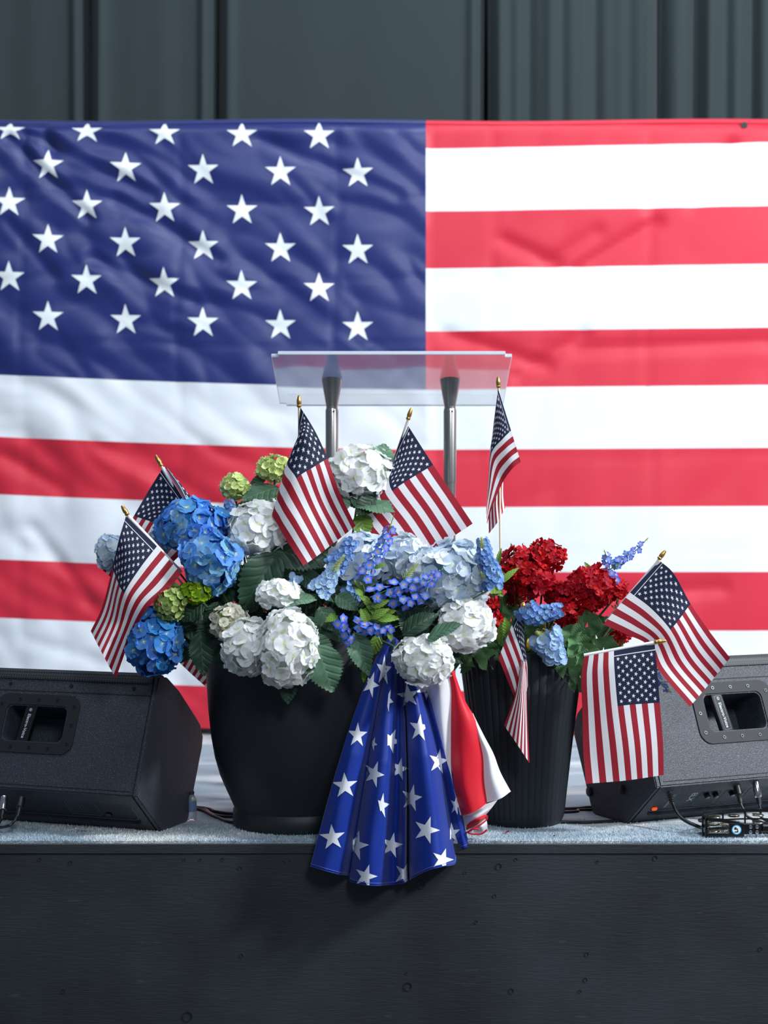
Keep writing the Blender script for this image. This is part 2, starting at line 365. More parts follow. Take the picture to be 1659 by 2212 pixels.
# ------------------------------------------------------------------ curtains
def curtain(px0, px1, d, label, amp=.006, folds=5, seed=0, gath=0.0, side=0):
    """one hanging drape panel; gathers run from the top, the edges roll under"""
    x0 = (px0-829.5)/F*d+.003; x1 = (px1-829.5)/F*d-.003; n = 150; mz = 24; vs, fs = [], []
    rnd = random.Random(seed); ph = [rnd.uniform(0, 6.28) for _ in range(6)]
    for k in range(mz+1):
        z = 3.1-3.1*k/mz
        for i in range(n+1):
            t = i/n; x = x0+(x1-x0)*t
            y = 0
            for q, (fr, am) in enumerate(((1.0, 1), (2.3, .6), (4.1, .35))):
                y += amp*am*math.sin(fr*folds*t*3.1+ph[q]+.35*math.sin(z*1.1+ph[q+3]))
            if gath:                                   # tight gathers
                w = gath*(.35+.65*max(0, min(1, (t if side > 0 else 1-t if side < 0 else .5)*1.6)))
                y += w*math.sin(t*math.pi*2*folds+.5*math.sin(z*1.5))*(.5+.5*math.sin(t*17+ph[1])**2)
            e = min(t, 1-t)*(x1-x0)                      # distance to the nearer edge
            y += .05*math.exp(-(e/.018)**2)
            y -= .018*math.exp(-((e-.04)/.02)**2)
            vs.append((x+.006*math.sin(z*1.3+ph[2])*(1-min(1, e/.2)), d+y, max(z, .004)))
    for k in range(mz):
        for i in range(n): a = k*(n+1)+i; fs.append((a, a+1, a+n+2, a+n+1))
    o = link('curtain', mesh('curtain', vs, fs, M['curtain'])); md = o.modifiers.new('s', 'SOLIDIFY'); md.thickness = .002
    # rod pocket hem at the top as its own part
    pk = tube_me('rod_pocket', [(x0, d+.01, 3.12), (x1, d+.01, 3.12)], .022, M['curtain'], 12)
    link('rod_pocket', pk, o)
    return tag(o, label, 'curtain', 'charcoal drapes behind the large flag')
DC = 5.82
curtain(-900, -330, DC, 'charcoal drape out at the far left, past the left edge of the flag union', seed=1)
curtain(-330, 192, DC+.01, 'dark charcoal drape hanging above the leftmost stars of the large flag', .004, 3, seed=2)
curtain(192, 470, DC, 'narrow charcoal drape above the second and third top stars, between two dark seams', .003, 2, seed=3)
curtain(470, 1050, DC+.01, 'broad smooth charcoal drape above the middle of the large flag', .0022, 2, seed=4)
curtain(1050, 1425, DC, 'charcoal drape with soft folds fanning above the first white stripe', .009, 5, seed=5, gath=.008, side=-1)
curtain(1425, 1980, DC+.01, 'charcoal drape gathered in tight pleats at the top right corner', .008, 9, seed=6, gath=.024)
curtain(1980, 2600, DC, 'charcoal drape out at the far right, beyond the gathered one', seed=7)
pipe = empty('drape_frame', (0, DC+.16, 0), 'metal pipe frame that the charcoal drapes hang from', 'pipe frame')
link('crossbar', tube_me('crossbar', [(-3.2, 0, 3.12), (3.2, 0, 3.12)], .019, M['steel'], 12), pipe)
for x in (-3.2, 3.2):
    link('upright', tube_me('upright', [(x, 0, 0.01), (x, 0, 3.15)], .019, M['steel'], 12), pipe)
    link('foot', box_me('foot', (x-.2, -.2, 0), (x+.2, .2, .012), M['steel_dark'], .002, 1), pipe)

# ================================================================== LARGE FLAG
DF = 5.55
XL, XR = -207.0, 2610.0
def wr(px, py):
    """wrinkle depth of the big flag (m), from pixel position"""
    x = px/130.0; y = py/130.0; v = 0
    c = 1 if px < 920 else .55
    def n2(a, b, s=0): return noise.noise(Vector((a, b, s)))
    if px < 930:                                        # union: diagonal creases from the upper left
        dx = (x*.80+y*.60); dy = (-x*.60+y*.80)
        v += .017*(abs(n2(dx*.22+n2(x*.4, y*.4)*.8, dy*1.25, 3)))
        v += .015*(abs(n2(dx*.5, dy*2.1+n2(x*.7, y*.7), 7)))
        v += .013*abs(n2((x*.9-y*.3)*.5, (x*.3+y*.9)*1.6, 5))
    else:
        dx = (x*.55-y*.83); dy = (x*.83+y*.55)
        v += .011*abs(n2(dx*.2+n2(x*.3, y*.3), dy*.9, 9))
        v += .006*abs(n2(dx*.6, dy*1.4, 13))
    v += .009*abs(n2(x*.9+3, y*.28, 21))*min(1, max(0, (py-800)/300))*1.6
    v += .010*n2(x*.22, y*.16, 31)
    for q in (50, 388, 726, 1064, 1402):                # packing folds
        v -= .0035*math.exp(-abs(px-q+6*math.sin(py/90))/7.0)
    for q in (435, 605, 745, 985, 1190):
        v -= .0022*math.exp(-abs(py-q+5*math.sin(px/120))/6.0)
    for (ax, ay, bx_, by_, s) in ((1090, 520, 1200, 570, .010), (1240, 585, 1420, 480, .012), (1150, 590, 1290, 500, .008), (960, 720, 1180, 790, .011), (1120, 815, 1260, 720, .010),
                               (1250, 755, 1659, 735, .007), (1400, 440, 1580, 310, .011), (1500, 440, 1659, 330, .009), (560, 300, 860, 420, .008), (20, 300, 190, 470, .016), (60, 290, 330, 420, .014),
                               (200, 560, 420, 650, .010), (250, 430, 470, 560, .011), (20, 480, 120, 600, .009), (1180, 1290, 1560, 1270, .009), (200, 960, 380, 1040, .009), (20, 990, 140, 1060, .01), (70, 1140, 200, 1300, .012), (60, 1380, 250, 1440, .01)):
        L2 = (bx_-ax)**2+(by_-ay)**2; t = ((px-ax)*(bx_-ax)+(py-ay)*(by_-ay))/L2; tt = min(1, max(0, t))
        dd = math.hypot(px-ax-tt*(bx_-ax), py-ay-tt*(by_-ay)); v -= s*math.exp(-(dd/15)**2)
    return -v*1.15*(min(1, max(0, (py-262)/25))*.8+.2)
def sag(px, py):
    l = -28*(max(0, 920-px)/920)**1.5
    r = -14*(max(0, px-920)/740)*(1-min(1, max(0, (py-300)/1000)))
    return (l*.8 if py < 500 else l)+r
def topy(px): return 264+2.5*math.sin(px/140)+1.5*math.sin(px/37)
def FP(px, py, off=0):
    y = py+sag(px, py)*min(1, max(0, (py-265)/50)); y = max(y, topy(px))
    d = DF+wr(px, y)-off
    # rolled head at the top and lazy hem at the foot
    d += .02*math.exp(-((y-262)/9)**2)
    return Vector(((px-829.5)/F*DF, d, HC-(y-1106)/F*DF))
def fpatch(name, x0, x1, y0, y1, mat, parent, step=11):
    nx = max(2, int((x1-x0)/step)); ny = max(2, int((y1-y0)/step))
    vs = [FP(x0+(x1-x0)*i/nx, y0+(y1-y0)*j/ny) for j in range(ny+1) for i in range(nx+1)]
    fs = [(j*(nx+1)+i, j*(nx+1)+i+1, (j+1)*(nx+1)+i+1, (j+1)*(nx+1)+i) for j in range(ny) for i in range(nx)]
    return link(name, mesh(name, vs, fs, mat), parent, True)
flag = empty('large_flag', P(829, 1586, DF), 'huge nylon American flag hung as backdrop, creased, stars at left and stripes at right', 'flag')
RB = [262, 321, 457, 580, 716, 838, 972, 1096, 1236, 1362, 1492, 1583]
fpatch('canton', XL, 920, 262, 838, M['blue_cloth'], flag, 8)
for i in range(11):
    fpatch('stripe', 920 if i < 5 else XL, XR, RB[i], RB[i+1], M['red_cloth'] if i % 2 == 0 else M['white_cloth'], flag)
link('header_band', box_me('header_band', (P(XL-14, 0, DF).x, DF-.004, .02), (P(XL, 0, DF).x, DF+.004, P(0, 268, DF).z), M['white_cloth'], .001, 1), flag, True)
link('top_roll', tube_me('top_roll', [P(x, 267+2.5*math.sin(x/140), DF+.022) for x in np.linspace(XL, 920, 40)], .012, M['blue_cloth'], 10), flag, True)
link('top_roll', tube_me('top_roll', [P(x, 267+2.5*math.sin(x/140), DF+.022) for x in np.linspace(920, XR, 50)], .012, M['red_cloth'], 10), flag, True)
for (x, y) in ((1608, 272),):
    g = link('grommet', lathe_me('grommet', [(.004, -.002), (.011, -.002), (.011, .002), (.004, .002)], M['steel_dark'], 16), flag, True)
    g.location = FP(x, y, .006); g.rotation_euler = (math.pi/2, 0, 0)
def star_poly(cx, cy, R, rot=0, squash=1):
    return [(cx+(R if k % 2 == 0 else R*.382)*math.sin(rot+k*math.pi/5), cy-squash*(R if k % 2 == 0 else R*.382)*math.cos(rot+k*math.pi/5)) for k in range(10)]
def star_grid(poly, step, clips=()):
    """flat star cut into small cells so it can follow cloth; coordinates stay 2-D in x,y"""
    bm = bmesh.new(); cx = sum(p[0] for p in poly)/10; cy = sum(p[1] for p in poly)/10
    c = bm.verts.new((cx, cy, 0)); v = [bm.verts.new((p[0], p[1], 0)) for p in poly]
    for k in range(10): bm.faces.new((c, v[k], v[(k+1) % 10]))
    xs = [p[0] for p in poly]; ys = [p[1] for p in poly]
    for ax, lo, hi in ((0, min(xs), max(xs)), (1, min(ys), max(ys))):
        q = lo+step
        while q < hi:
            pl = (q, 0, 0) if ax == 0 else (0, q, 0); no = (1, 0, 0) if ax == 0 else (0, 1, 0)
            bmesh.ops.bisect_plane(bm, geom=bm.verts[:]+bm.edges[:]+bm.faces[:], plane_co=pl, plane_no=no); q += step
    for (ax, ay, nx, ny) in clips:                     # keep the side the normal points away from
        bmesh.ops.bisect_plane(bm, geom=bm.verts[:]+bm.edges[:]+bm.faces[:], plane_co=(ax, ay, 0), plane_no=(nx, ny, 0), clear_outer=True)
    return bm
for c in range(11):
    x = 773-83.4*c
    for r in range(4):
        y = (709 if c % 2 == 0 else 627)-166*r
        if c % 2 == 0 and r > 2 or y < 270: continue
        if x < -120: continue
        clips = [(x, topy(x)+1-sag(x, y)*0, 0, -1)] if y < 320 else []
        bm = star_grid(star_poly(x, y, 35, rot=-.02), 9)
        for v in bm.verts: v.co = FP(v.co.x, v.co.y, .0022)
        link('star', bm_mesh('star', bm, M['star_cloth'], True), flag, True)

# ================================================================== LECTERN
DL = 4.40
lec = empty('lectern', P(844, 1106, DL)*1, 'clear acrylic lectern on two brushed steel posts, standing behind the flower pots', 'lectern')
lec.location.z = 0
def world_part(name, me, par): return link(name, me, par, True)
pl_top = P(846, 762, DL-.17); pl_bot = P(846, 874, DL+.19)
# tilted reading plate: near (upper) edge towards the hall
u = (pl_bot-pl_top); Lp = u.length; u.normalize()
hw_top = 522/2/F*pl_top.y; hw = hw_top
bm = bmesh.new(); bmesh.ops.create_cube(bm, size=1)
for v in bm.verts:
    v.co = Vector((v.co.x*hw*2, v.co.y*Lp, v.co.z*.010))
corner = [e for e in bm.edges if abs(e.verts[0].co.z-e.verts[1].co.z) > .005]
bmesh.ops.bevel(bm, geom=corner, offset=.018, segments=5, affect='EDGES')
bmesh.ops.bevel(bm, geom=[e for e in bm.edges if abs(e.verts[0].co.z-e.verts[1].co.z) < .001 and len(e.link_faces) == 2 and e.calc_face_angle(0) > 1], offset=.0012, segments=1, affect='EDGES')
nrm = Vector((1, 0, 0)).cross(u); mid = (pl_top+pl_bot)/2
R = Matrix((Vector((1, 0, 0)), u, nrm)).transposed().to_4x4()
R.translation = mid
bm.transform(R)
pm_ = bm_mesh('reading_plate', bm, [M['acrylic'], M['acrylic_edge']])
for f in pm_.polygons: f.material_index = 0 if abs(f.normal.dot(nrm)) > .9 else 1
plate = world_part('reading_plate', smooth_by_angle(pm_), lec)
# book ledge along the low edge
a0 = pl_bot
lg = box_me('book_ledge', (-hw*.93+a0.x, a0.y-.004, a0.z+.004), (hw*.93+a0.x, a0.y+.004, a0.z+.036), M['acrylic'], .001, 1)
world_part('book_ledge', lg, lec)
for px in (717, 972):
    x = P(px, 0, DL).x; zc = P(0, 820, DL).z; zj = P(0, 878, DL).z; r0 = 12.5/F*DL; r1 = 22.5/F*DL
    # post, flared cup cut to the plate's slope
    po = world_part('post', lathe_me('post', [(r0, .012), (r0, zj)], M['steel'], 28), lec); po.data.transform(Matrix.Translation((x, DL, 0)))
    sl = world_part('sleeve', lathe_me('sleeve', [(r0*.75, zj-.2), (r0*1.12, zj-.2), (r0*1.12, zj-.012), (r0*1.02, zj-.006)], M['steel'], 28), lec); sl.data.transform(Matrix.Translation((x, DL, 0)))
    vs, fs = [], []; n = 32; sl_ = u.z/u.y
    for k in range(n):
        q = 2*math.pi*k/n; vs.append((x+r0*.98*math.cos(q), DL+r0*.98*math.sin(q), zj))
    for k in range(n):
        q = 2*math.pi*k/n; yy = r1*math.sin(q); yplane = mid.z+(DL+yy-mid.y)*sl_-.006
        vs.append((x+r1*math.cos(q), DL+yy, yplane))
    fs = [(k, (k+1) % n, n+(k+1) % n, n+k) for k in range(n)]+[tuple(range(n, 2*n)), tuple(reversed(range(n)))]
    world_part('flared_cup', smooth_by_angle(mesh('flared_cup', vs, fs, M['steel'], False), 40), lec)
    sc = world_part('set_screw', lathe_me('set_screw', [(.0001, 0), (.0028, 0), (.0028, .0015), (.0012, .0015), (.0012, .0004)], M['steel_dark'], 12), lec)
    sc.data.transform(Matrix.Translation((x+r0*.35, DL-r0*1.08, zj-.014)) @ Matrix.Rotation(math.pi/2, 4, 'X'))
world_part('base_plate', box_me('base_plate', (-.28+P(845, 0, DL).x, DL-.13, 0), (.28+P(845, 0, DL).x, DL+.22, .012), M['steel'], .003, 2), lec)

# ================================================================== PLANTERS
C1 = Vector(((640-829.5)/F*3.97, 3.97, 0)); C2 = Vector(((1126-829.5)/F*4.0, 4.0, 0))
k1 = 3.97/F
pot1 = empty('planter', C1, 'large smooth black bowl-shaped planter on a footed ring, holding hydrangeas', 'planter')
prof = [(120, 1790), (132, 1806), (136, 1800), (136, 1772), (133, 1768), (140, 1752), (151, 1728), (164, 1698), (175, 1660), (183, 1615), (189, 1560), (193, 1500), (196, 1440), (198, 1412), (198, 1402), (192, 1400), (188, 1404), (186, 1440), (180, 1460)]
def zpx(py, d=3.97): return HC-(py-1106)/F*d
z0 = zpx(1806); prof_m = [(r*k1, max(0, (zpx(y)-z0))) for r, y in prof]
link('pot_body', lathe_me('pot_body', prof_m[2:], M['pot1'], 96), pot1)
link('foot_ring', lathe_me('foot_ring', [(110*k1, 0), (133*k1, 0), (136*k1, .004), (136.6*k1, .03), (134*k1, .036), (120*k1, .036)], M['pot1'], 72), pot1)
link('soil', lathe_me('soil', [(185*k1, zpx(1440)-z0-.01), (150*k1, zpx(1425)-z0), (60*k1, zpx(1415)-z0)], M['soil'], 40), pot1)
pot2 = empty('planter', C2, 'tapered black planter with vertical ribs, holding red geraniums', 'planter')
k2 = 4.0/F; z02 = zpx(1795, 4.0)
prof2 = [(78, 1795), (84, 1793), (88, 1786), (91, 1775), (97, 1720), (106, 1640), (117, 1550), (126, 1480), (131, 1440), (133, 1428), (133, 1422), (127, 1421), (124, 1432), (122, 1460)]
prm = [(r*k2*1.01, max(0, zpx(y, 4.0)-z02)) for r, y in prof2]
fine = []
for i in range(len(prm)-1):
    for s in range(3): t = s/3; fine.append((prm[i][0]*(1-t)+prm[i+1][0]*t, prm[i][1]*(1-t)+prm[i+1][1]*t))
fine.append(prm[-1]); zt = zpx(1432, 4.0)-z02
def rib(q, z):
    if z > zt or z < .012: return 0
    return .020*(abs(math.cos(q*22))**.6-.5)
link('pot_body', lathe_me('pot_body', fine, M['pot2'], 44*10, ripple=rib), pot2)
link('soil', lathe_me('soil', [(123*k2, zpx(1462, 4.0)-z02), (90*k2, zpx(1448, 4.0)-z02), (30*k2, zpx(1442, 4.0)-z02)], M['soil'], 36), pot2)

# ================================================================== STAGE MONITORS
LB = Vector((.145*0, 0, 0))
CS = [(0, .099), (.107, .357), (.150, .352), (.212, .314), (.291, .249), (.322, .222), (.331, .190), (.326, .165), (.254, .006), (.245, 0), (.124, 0), (.112, .004)]
def prism(cs, x0, x1, mat, name, bev=.003):
    bm = bmesh.new(); a = [bm.verts.new((x0, y, z)) for y, z in cs]; b = [bm.verts.new((x1, y, z)) for y, z in cs]; n = len(cs)
    for k in range(n): bm.faces.new((a[k], a[(k+1) % n], b[(k+1) % n], b[k]))
    bm.faces.new(list(reversed(a))); bm.faces.new(b); bmesh.ops.recalc_face_normals(bm, faces=bm.faces[:])
    if bev: bmesh.ops.bevel(bm, geom=bm.edges[:], offset=bev, segments=2, affect='EDGES', clamp_overlap=True)
    return smooth_by_angle(bm_mesh(name, bm, mat), 30)
def rrect(w, h, r, n=6):
    pts = []
    for cx, cy, a0 in ((w/2-r, h/2-r, 0), (-w/2+r, h/2-r, 90), (-w/2+r, -h/2+r, 180), (w/2-r, -h/2+r, 270)):
        for k in range(n+1): q = math.radians(a0+90*k/n); pts.append((cx+r*math.cos(q), cy+r*math.sin(q)))
    return pts
def ring_me(name, outer, inner, t, mat):
    """flat ring with thickness t in local xy, inner and outer loops with equal counts"""
    n = len(outer); vs = [(x, y, 0) for x, y in outer]+[(x, y, t) for x, y in outer]+[(x, y, t) for x, y in inner]+[(x, y, -.004) for x, y in inner]; fs = []
    for k in range(n):
        j = (k+1) % n
        for a in range(3): fs.append((a*n+k, a*n+j, (a+1)*n+j, (a+1)*n+k))
    return smooth_by_angle(mesh(name, vs, fs, mat, smooth=False), 30)
def text_me(name, s, size, mat, bold=0, ext=.0003):
    c = bpy.data.curves.new(name, 'FONT'); c.body = s; c.size = size; c.extrude = ext; c.offset = bold; c.align_x = 'CENTER'; c.align_y = 'CENTER'
    o = bpy.data.objects.new(name, c); COL.objects.link(o)
    bpy.context.view_layer.update()
    me = bpy.data.meshes.new_from_object(o.evaluated_get(bpy.context.evaluated_depsgraph_get()))
    bpy.data.objects.remove(o); bpy.data.curves.remove(c); me.name = name; me.materials.clear(); me.materials.append(mat); return me
SCREW = lathe_me('plate_screw', [(.0001, .0008), (.0016, .0008), (.0022, .0022), (.0042, .0022), (.0048, 0)], M['screw'], 12)
def frame_on(a, b, x, s, off=0):
    """matrix for something lying on the cabinet face from a to b: local x along the cabinet, local y up the face"""
    a = Vector((0, *a)); b = Vector((0, *b)); t = (b-a).normalized(); nn = Vector((1, 0, 0)).cross(t)
    Mx = Matrix((Vector((1, 0, 0)), t, nn)).transposed().to_4x4(); Mx.translation = a+t*s+Vector((x, 0, 0))+nn*off; return Mx
def monitor(loc, rz, x0, x1, hx, sc, label, near):
    """wedge cabinet lying on its side between x0 and x1; near = the end (x) turned to us"""
    t = empty('stage_monitor', loc, label, 'speaker', rz=rz); t.scale = (sc, sc, sc)
    W_ = .215; hgt = .125; s0 = .157                     # handle opening
    e0, e1 = (x0+.012, x1-.012)
    body = link('cabinet', prism(CS, e0, e1, M['speaker'], 'cabinet'), t)
    # opening for the handle
    Fm = frame_on(CS[0], CS[1], hx, s0)
    cut = bmesh.new(); ip = rrect(.165, .088, .016)
    aa = [cut.verts.new(Fm @ Vector((x, y, .03))) for x, y in ip]; bb = [cut.verts.new(Fm @ Vector((x*.9, y*.85, -.095))) for x, y in ip]
    n = len(ip)
    for k in range(n): cut.faces.new((aa[k], aa[(k+1) % n], bb[(k+1) % n], bb[k]))
    cut.faces.new(list(reversed(aa))); cut.faces.new(bb); bmesh.ops.recalc_face_normals(cut, faces=cut.faces[:])
    co = bpy.data.objects.new('cut', bm_mesh('cut', cut, M['speaker_smooth'])); COL.objects.link(co); body_p = body.parent; body.parent = None
    # opening for the connector panel, in the lower face
    F2 = frame_on(CS[-1], CS[0], (x0+x1)/2, .064)
    cut2 = bmesh.new(); pw = (x1-x0)*.90
    ip2 = rrect(pw, .092, .02); aa = [cut2.verts.new(F2 @ Vector((x, y, .03))) for x, y in ip2]; bb = [cut2.verts.new(F2 @ Vector((x*.98, y*.95, -.009))) for x, y in ip2]
    n = len(ip2)
    for k in range(n): cut2.faces.new((aa[k], aa[(k+1) % n], bb[(k+1) % n], bb[k]))
    cut2.faces.new(list(reversed(aa))); cut2.faces.new(bb); bmesh.ops.recalc_face_normals(cut2, faces=cut2.faces[:])
    co2 = bpy.data.objects.new('cut', bm_mesh('cut', cut2, M['black'])); COL.objects.link(co2)
    for c in (co, co2):
        md = body.modifiers.new('b', 'BOOLEAN'); md.operation = 'DIFFERENCE'; md.object = c; md.solver = 'EXACT'
    bpy.context.view_layer.update()
    me = bpy.data.meshes.new_from_object(body.evaluated_get(bpy.context.evaluated_depsgraph_get()))
    body.modifiers.clear(); body.data = me; body.parent = body_p
    for c in (co, co2): bpy.data.objects.remove(c)
    # end cheeks
    CE = [(y+(.003 if i > 5 else -.003)*(1 if z > .02 else 0), z+(.003 if z > .1 else 0)) for i, (y, z) in enumerate(CS)]
    link('end_cheek', prism(CE, x0, x0+.0115, M['speaker'], 'end_cheek', .0025), t); link('end_cheek', prism(CE, x1-.0115, x1, M['speaker'], 'end_cheek', .0025), t)
    # rubber feet / pole cup on the visible cheek
    s = 1 if near == x1 else -1
    for (yy, zz, r) in ((.262, .05, .011), (.285, .185, .011), (.128, .075, .011)) if s < 0 else ():
        f = link('rubber_foot', lathe_me('rubber_foot', [(r, 0), (r, .004), (r*.8, .005), (.0001, .005)] if r > 0 else [], M['rubber'], 20), t)
        f.matrix_local = Matrix.Translation((near, yy, zz)) @ Matrix.Rotation(s*math.pi/2, 4, 'Y')
    # recessed seam under the top edge and grille wrapped over it
    gx0, gx1 = e0+.004, e1-.004
    GS = [(.098, .345), (.106, .3615), (.118, .3665), (.152, .359), (.215, .321), (.295, .256), (.326, .228), (.318, .222), (.29, .247), (.21, .311), (.15, .348), (.118, .352), (.104, .345)]
    link('grille', prism(GS, gx0, gx1, M['grille'], 'grille', 0), t)
    sm = link('seam', box_me('seam', (e0, -.0012, 0), (e1, .0012, .0006), M['black']), t); sm.matrix_local = frame_on(CS[0], CS[1], 0, .236)
    sm = link('bevel_strip', box_me('bevel_strip', (e0+.01, 0, 0), (e1-.01, .0015, .0012), M['speaker_smooth'], .0004, 1), t); sm.matrix_local = frame_on(CS[0], CS[1], 0, .010)
    for k in range(4):
        q = link('screw', SCREW, t); q.matrix_local = frame_on(CS[0], CS[1], e0+.05+(e1-e0-.1)*k/3, .252)
    # handle plate with its screws, bar and lettering
    hp = link('handle_plate', ring_me('handle_plate', rrect(.225, .142, .03), rrect(.167, .090, .016), .0028, M['speaker_smooth']), t); hp.matrix_local = frame_on(CS[0], CS[1], hx, s0)
    for (x, y) in [(-.098, .045), (-.05, .058), (0, .058), (.05, .058), (.098, .045), (-.1, 0), (.1, 0), (-.098, -.045), (.098, -.045), (-.05, -.058), (0, -.058), (.05, -.058)]:
        q = link('screw', SCREW, hp); q.matrix_local = Matrix.Translation((x, y, .002))
    lean = -.20 if s > 0 else .20
    bar = link('handle_bar', box_me('handle_bar', (-.0155, -.052, -.016), (.0155, .052, -.001), M['plastic_black'] if s > 0 else M['speaker_smooth'], .004, 2), t)
    off = -.022*s if s > 0 else -.035
    bar.matrix_local = frame_on(CS[0], CS[1], hx+off, s0) @ Matrix.Rotation(lean*.55, 4, 'Z')
    fr = link('bar_inlay', ring_me('bar_inlay', rrect(.020, .080, .003), rrect(.0186, .0786, .0026), .0004, M['screw']), bar); fr.location.z = -.001
    tx = link('lettering', text_me('lettering', 'Electro-Voice', .0108, M['print'], .0001), bar); tx.matrix_local = Matrix.Translation((0, -.006, -.0006)) @ Matrix.Rotation(-math.pi/2, 4, 'Z')
    # emblem: a small ring with a bolt-like stroke
    em = link('emblem', ring_me('emblem', rrect(.0072, .0072, .0034), rrect(.0060, .0060, .0029), .0003, M['print']), bar); em.location = (0, .0335, -.0005)
    eb = link('emblem_stroke', text_me('emblem_stroke', 'ev', .006, M['print']), bar); eb.matrix_local = Matrix.Translation((0, .0335, -.0004)) @ Matrix.Rotation(-math.pi/2, 4, 'Z')
    # connector panel floor with prints
    F3 = frame_on(CS[-1], CS[0], (x0+x1)/2, .064, -.0085)
    pn = link('connector_panel', ring_me('connector_panel', rrect(pw*.95, .084, .016), rrect(pw*.95-.003, .081, .015), .0004, M['dimprint']), t); pn.matrix_local = F3
    def on(me, nm, x, y, rot=0, z=0.0): q = link(nm, me, pn); q.matrix_local = Matrix.Translation((x, y, z)) @ Matrix.Rotation(rot, 4, 'Z'); return q
    return t, pn, pw, on

left_end = Vector((-.556, 3.76, 0)); rz = -math.radians(20)
ml, pnl, pwl, onl = monitor(left_end, rz, -.62, 0, -.305, 1.0, 'black wedge stage monitor in shade at the left, beside the smooth planter', 0)
mr, pnr, pwr, onr = monitor(Vector((.629, 3.857, 0)), math.radians(26), 0, .64, .262, 1.06, 'dark grey lit wedge stage monitor at the right, behind the hanging small flags', 0)
bx_ = lambda n_, a, b, m_, bv=0: box_me(n_, a, b, m_, bv, 1)
# right panel prints and parts (the panel's left end is the near one)
for (x, s_, sz, mt) in ((-.178, 'ELX', .021, 'print'), (-.19, '12 inch', .0001, 'dimprint')):
    if sz > .001: onr(text_me('lettering', s_, sz, M[mt], .0002), 'lettering', x, .010, -math.pi/2)
for k in range(7): onr(bx_('print_line', (-.0005, -.022, 0), (.0005, .022-.004*(k % 3), .0003), M['dimprint']), 'print_line', -.228+k*.0055, .006)
onr(text_me('lettering', '101', .014, M['dimprint']), 'lettering', -.246, .018, -math.pi/2)
onr(bx_('print_block', (-.004, -.03, 0), (.004, .03, .0003), M['dimprint']), 'print_block', -.234, .002)
for x in (-.130, -.062, .006, .09): onr(ring_me('print_frame', rrect(.056, .066, .008), rrect(.0545, .0645, .0075), .0004, M['dimprint']), 'print_frame', x, 0)
for x in (-.142, -.118, -.072, -.05):
    kb = lathe_me('knob', [(.007, 0), (.006, .010), (.0001, .0105)], M['plastic_black'], 16); q = onr(kb, 'knob', x, .016)
    mk = link('knob_mark', bx_('knob_mark', (-.0006, 0, 0), (.0006, .005, .0006), M['print']), q); mk.location.z = .0105
sw = onr(bx_('power_switch', (-.006, -.004, 0), (.006, .004, .005), M['led'], .001), 'power_switch', -.262, -.026); sw['label'] = 'glowing red power switch'
onl(ring_me('print_frame', rrect(.08, .06, .008), rrect(.0785, .0585, .0075), .0004, M['dimprint']), 'print_frame', .13, 0)
for k in range(5): onl(bx_('print_line', (-.0005, -.02, 0), (.0005, .02, .0003), M['dimprint']), 'print_line', .10+k*.008, .01)
sw = onl(bx_('power_switch', (-.007, -.006, 0), (.007, .006, .004), M['plastic_black'], .001), 'power_switch', .19, -.02)

# ------------------------------------------------------------------ cables and plugs
def spline(pts, n=14):
    pts = [np.array(p, float) for p in pts]; ts = np.arange(len(pts)); out = []
    for x in np.linspace(0, len(pts)-1, (len(pts)-1)*n+1):
        w = hermite(ts, x); out.append(Vector(sum(w[i]*pts[i] for i in range(len(pts)))))
    return out
def fl_(px, py, h=.003):                                  # pixel on the carpet -> world
    d = F*(HC-h)/(py-1106); return P(px, py, d)
def cable(name, pts, r, label, cat='cable'):
    base = pts[0]; c = empty(name, (pts[0][0], pts[0][1], 0), label, cat)
    link('jacket', tube_me('jacket', spline(pts), r, M['rubber'], 8), c, True); return c
def plug(c, p0, p1, kind):
    p0, p1 = Vector(p0), Vector(p1); ln = (p1-p0).length; q = (p1-p0).to_track_quat('Z', 'Y')
    prof = {'xlr_chrome': [(.0085, 0), (.0088, .002), (.0088, ln*.62), (.0075, ln*.66), (.0072, ln*.7), (.0045, ln)],
            'xlr': [(.0085, 0), (.0088, .002), (.009, ln*.5), (.0068, ln*.55), (.0062, ln*.8), (.004, ln)],
            'power': [(.011, 0), (.011, ln*.3), (.0075, ln*.34)]+[(r, ln*(.38+.06*i)) for i in range(10) for r in ((.0075, .0058)[i % 2],)]+[(.004, ln)]}[kind]
    if kind == 'xlr_chrome':
        a = lathe_me('plug_shell', prof[:4], M['chrome'], 18); b = lathe_me('plug_boot', prof[4:], M['rubber'], 16)
        parts = (('plug_shell', a), ('plug_boot', b))
    else: parts = (('plug', lathe_me('plug', prof, M['rubber'], 18)),)
    for nm, me in parts:
        me.transform(Matrix.LocRotScale(p0, q, None)); link(nm, me, c, True)
dR = 3.90
c = cable('power_cable', [P(1451, 1722, dR), P(1455, 1740, dR-.01), P(1470, 1765, 3.86), P(1500, 1782, 3.845), fl_(1545, 1796), fl_(1600, 1797), fl_(1690, 1800)], .0042, 'black power cord curving from the right monitor to the tambourine')
plug(c, P(1443, 1700, dR+.01), P(1453, 1738, dR-.005), 'power')
c = cable('signal_cable', [P(1600, 1736, 3.96), P(1606, 1748, 3.955), P(1622, 1768, 3.95), fl_(1700, 1790, .004)], .0032, 'black signal cord with dark connector, left of the chrome one')
plug(c, P(1591, 1695, 3.99), P(1601, 1738, 3.965), 'xlr')
c = cable('signal_cable', [P(1640, 1736, 3.97), P(1643, 1750, 3.965), P(1650, 1770, 3.96), fl_(1720, 1794, .004)], .0032, 'signal cord with bright chrome connector plugged in at far right')
plug(c, P(1632, 1690, 4.0), P(1641, 1738, 3.975), 'xlr_chrome')
dl = 3.84
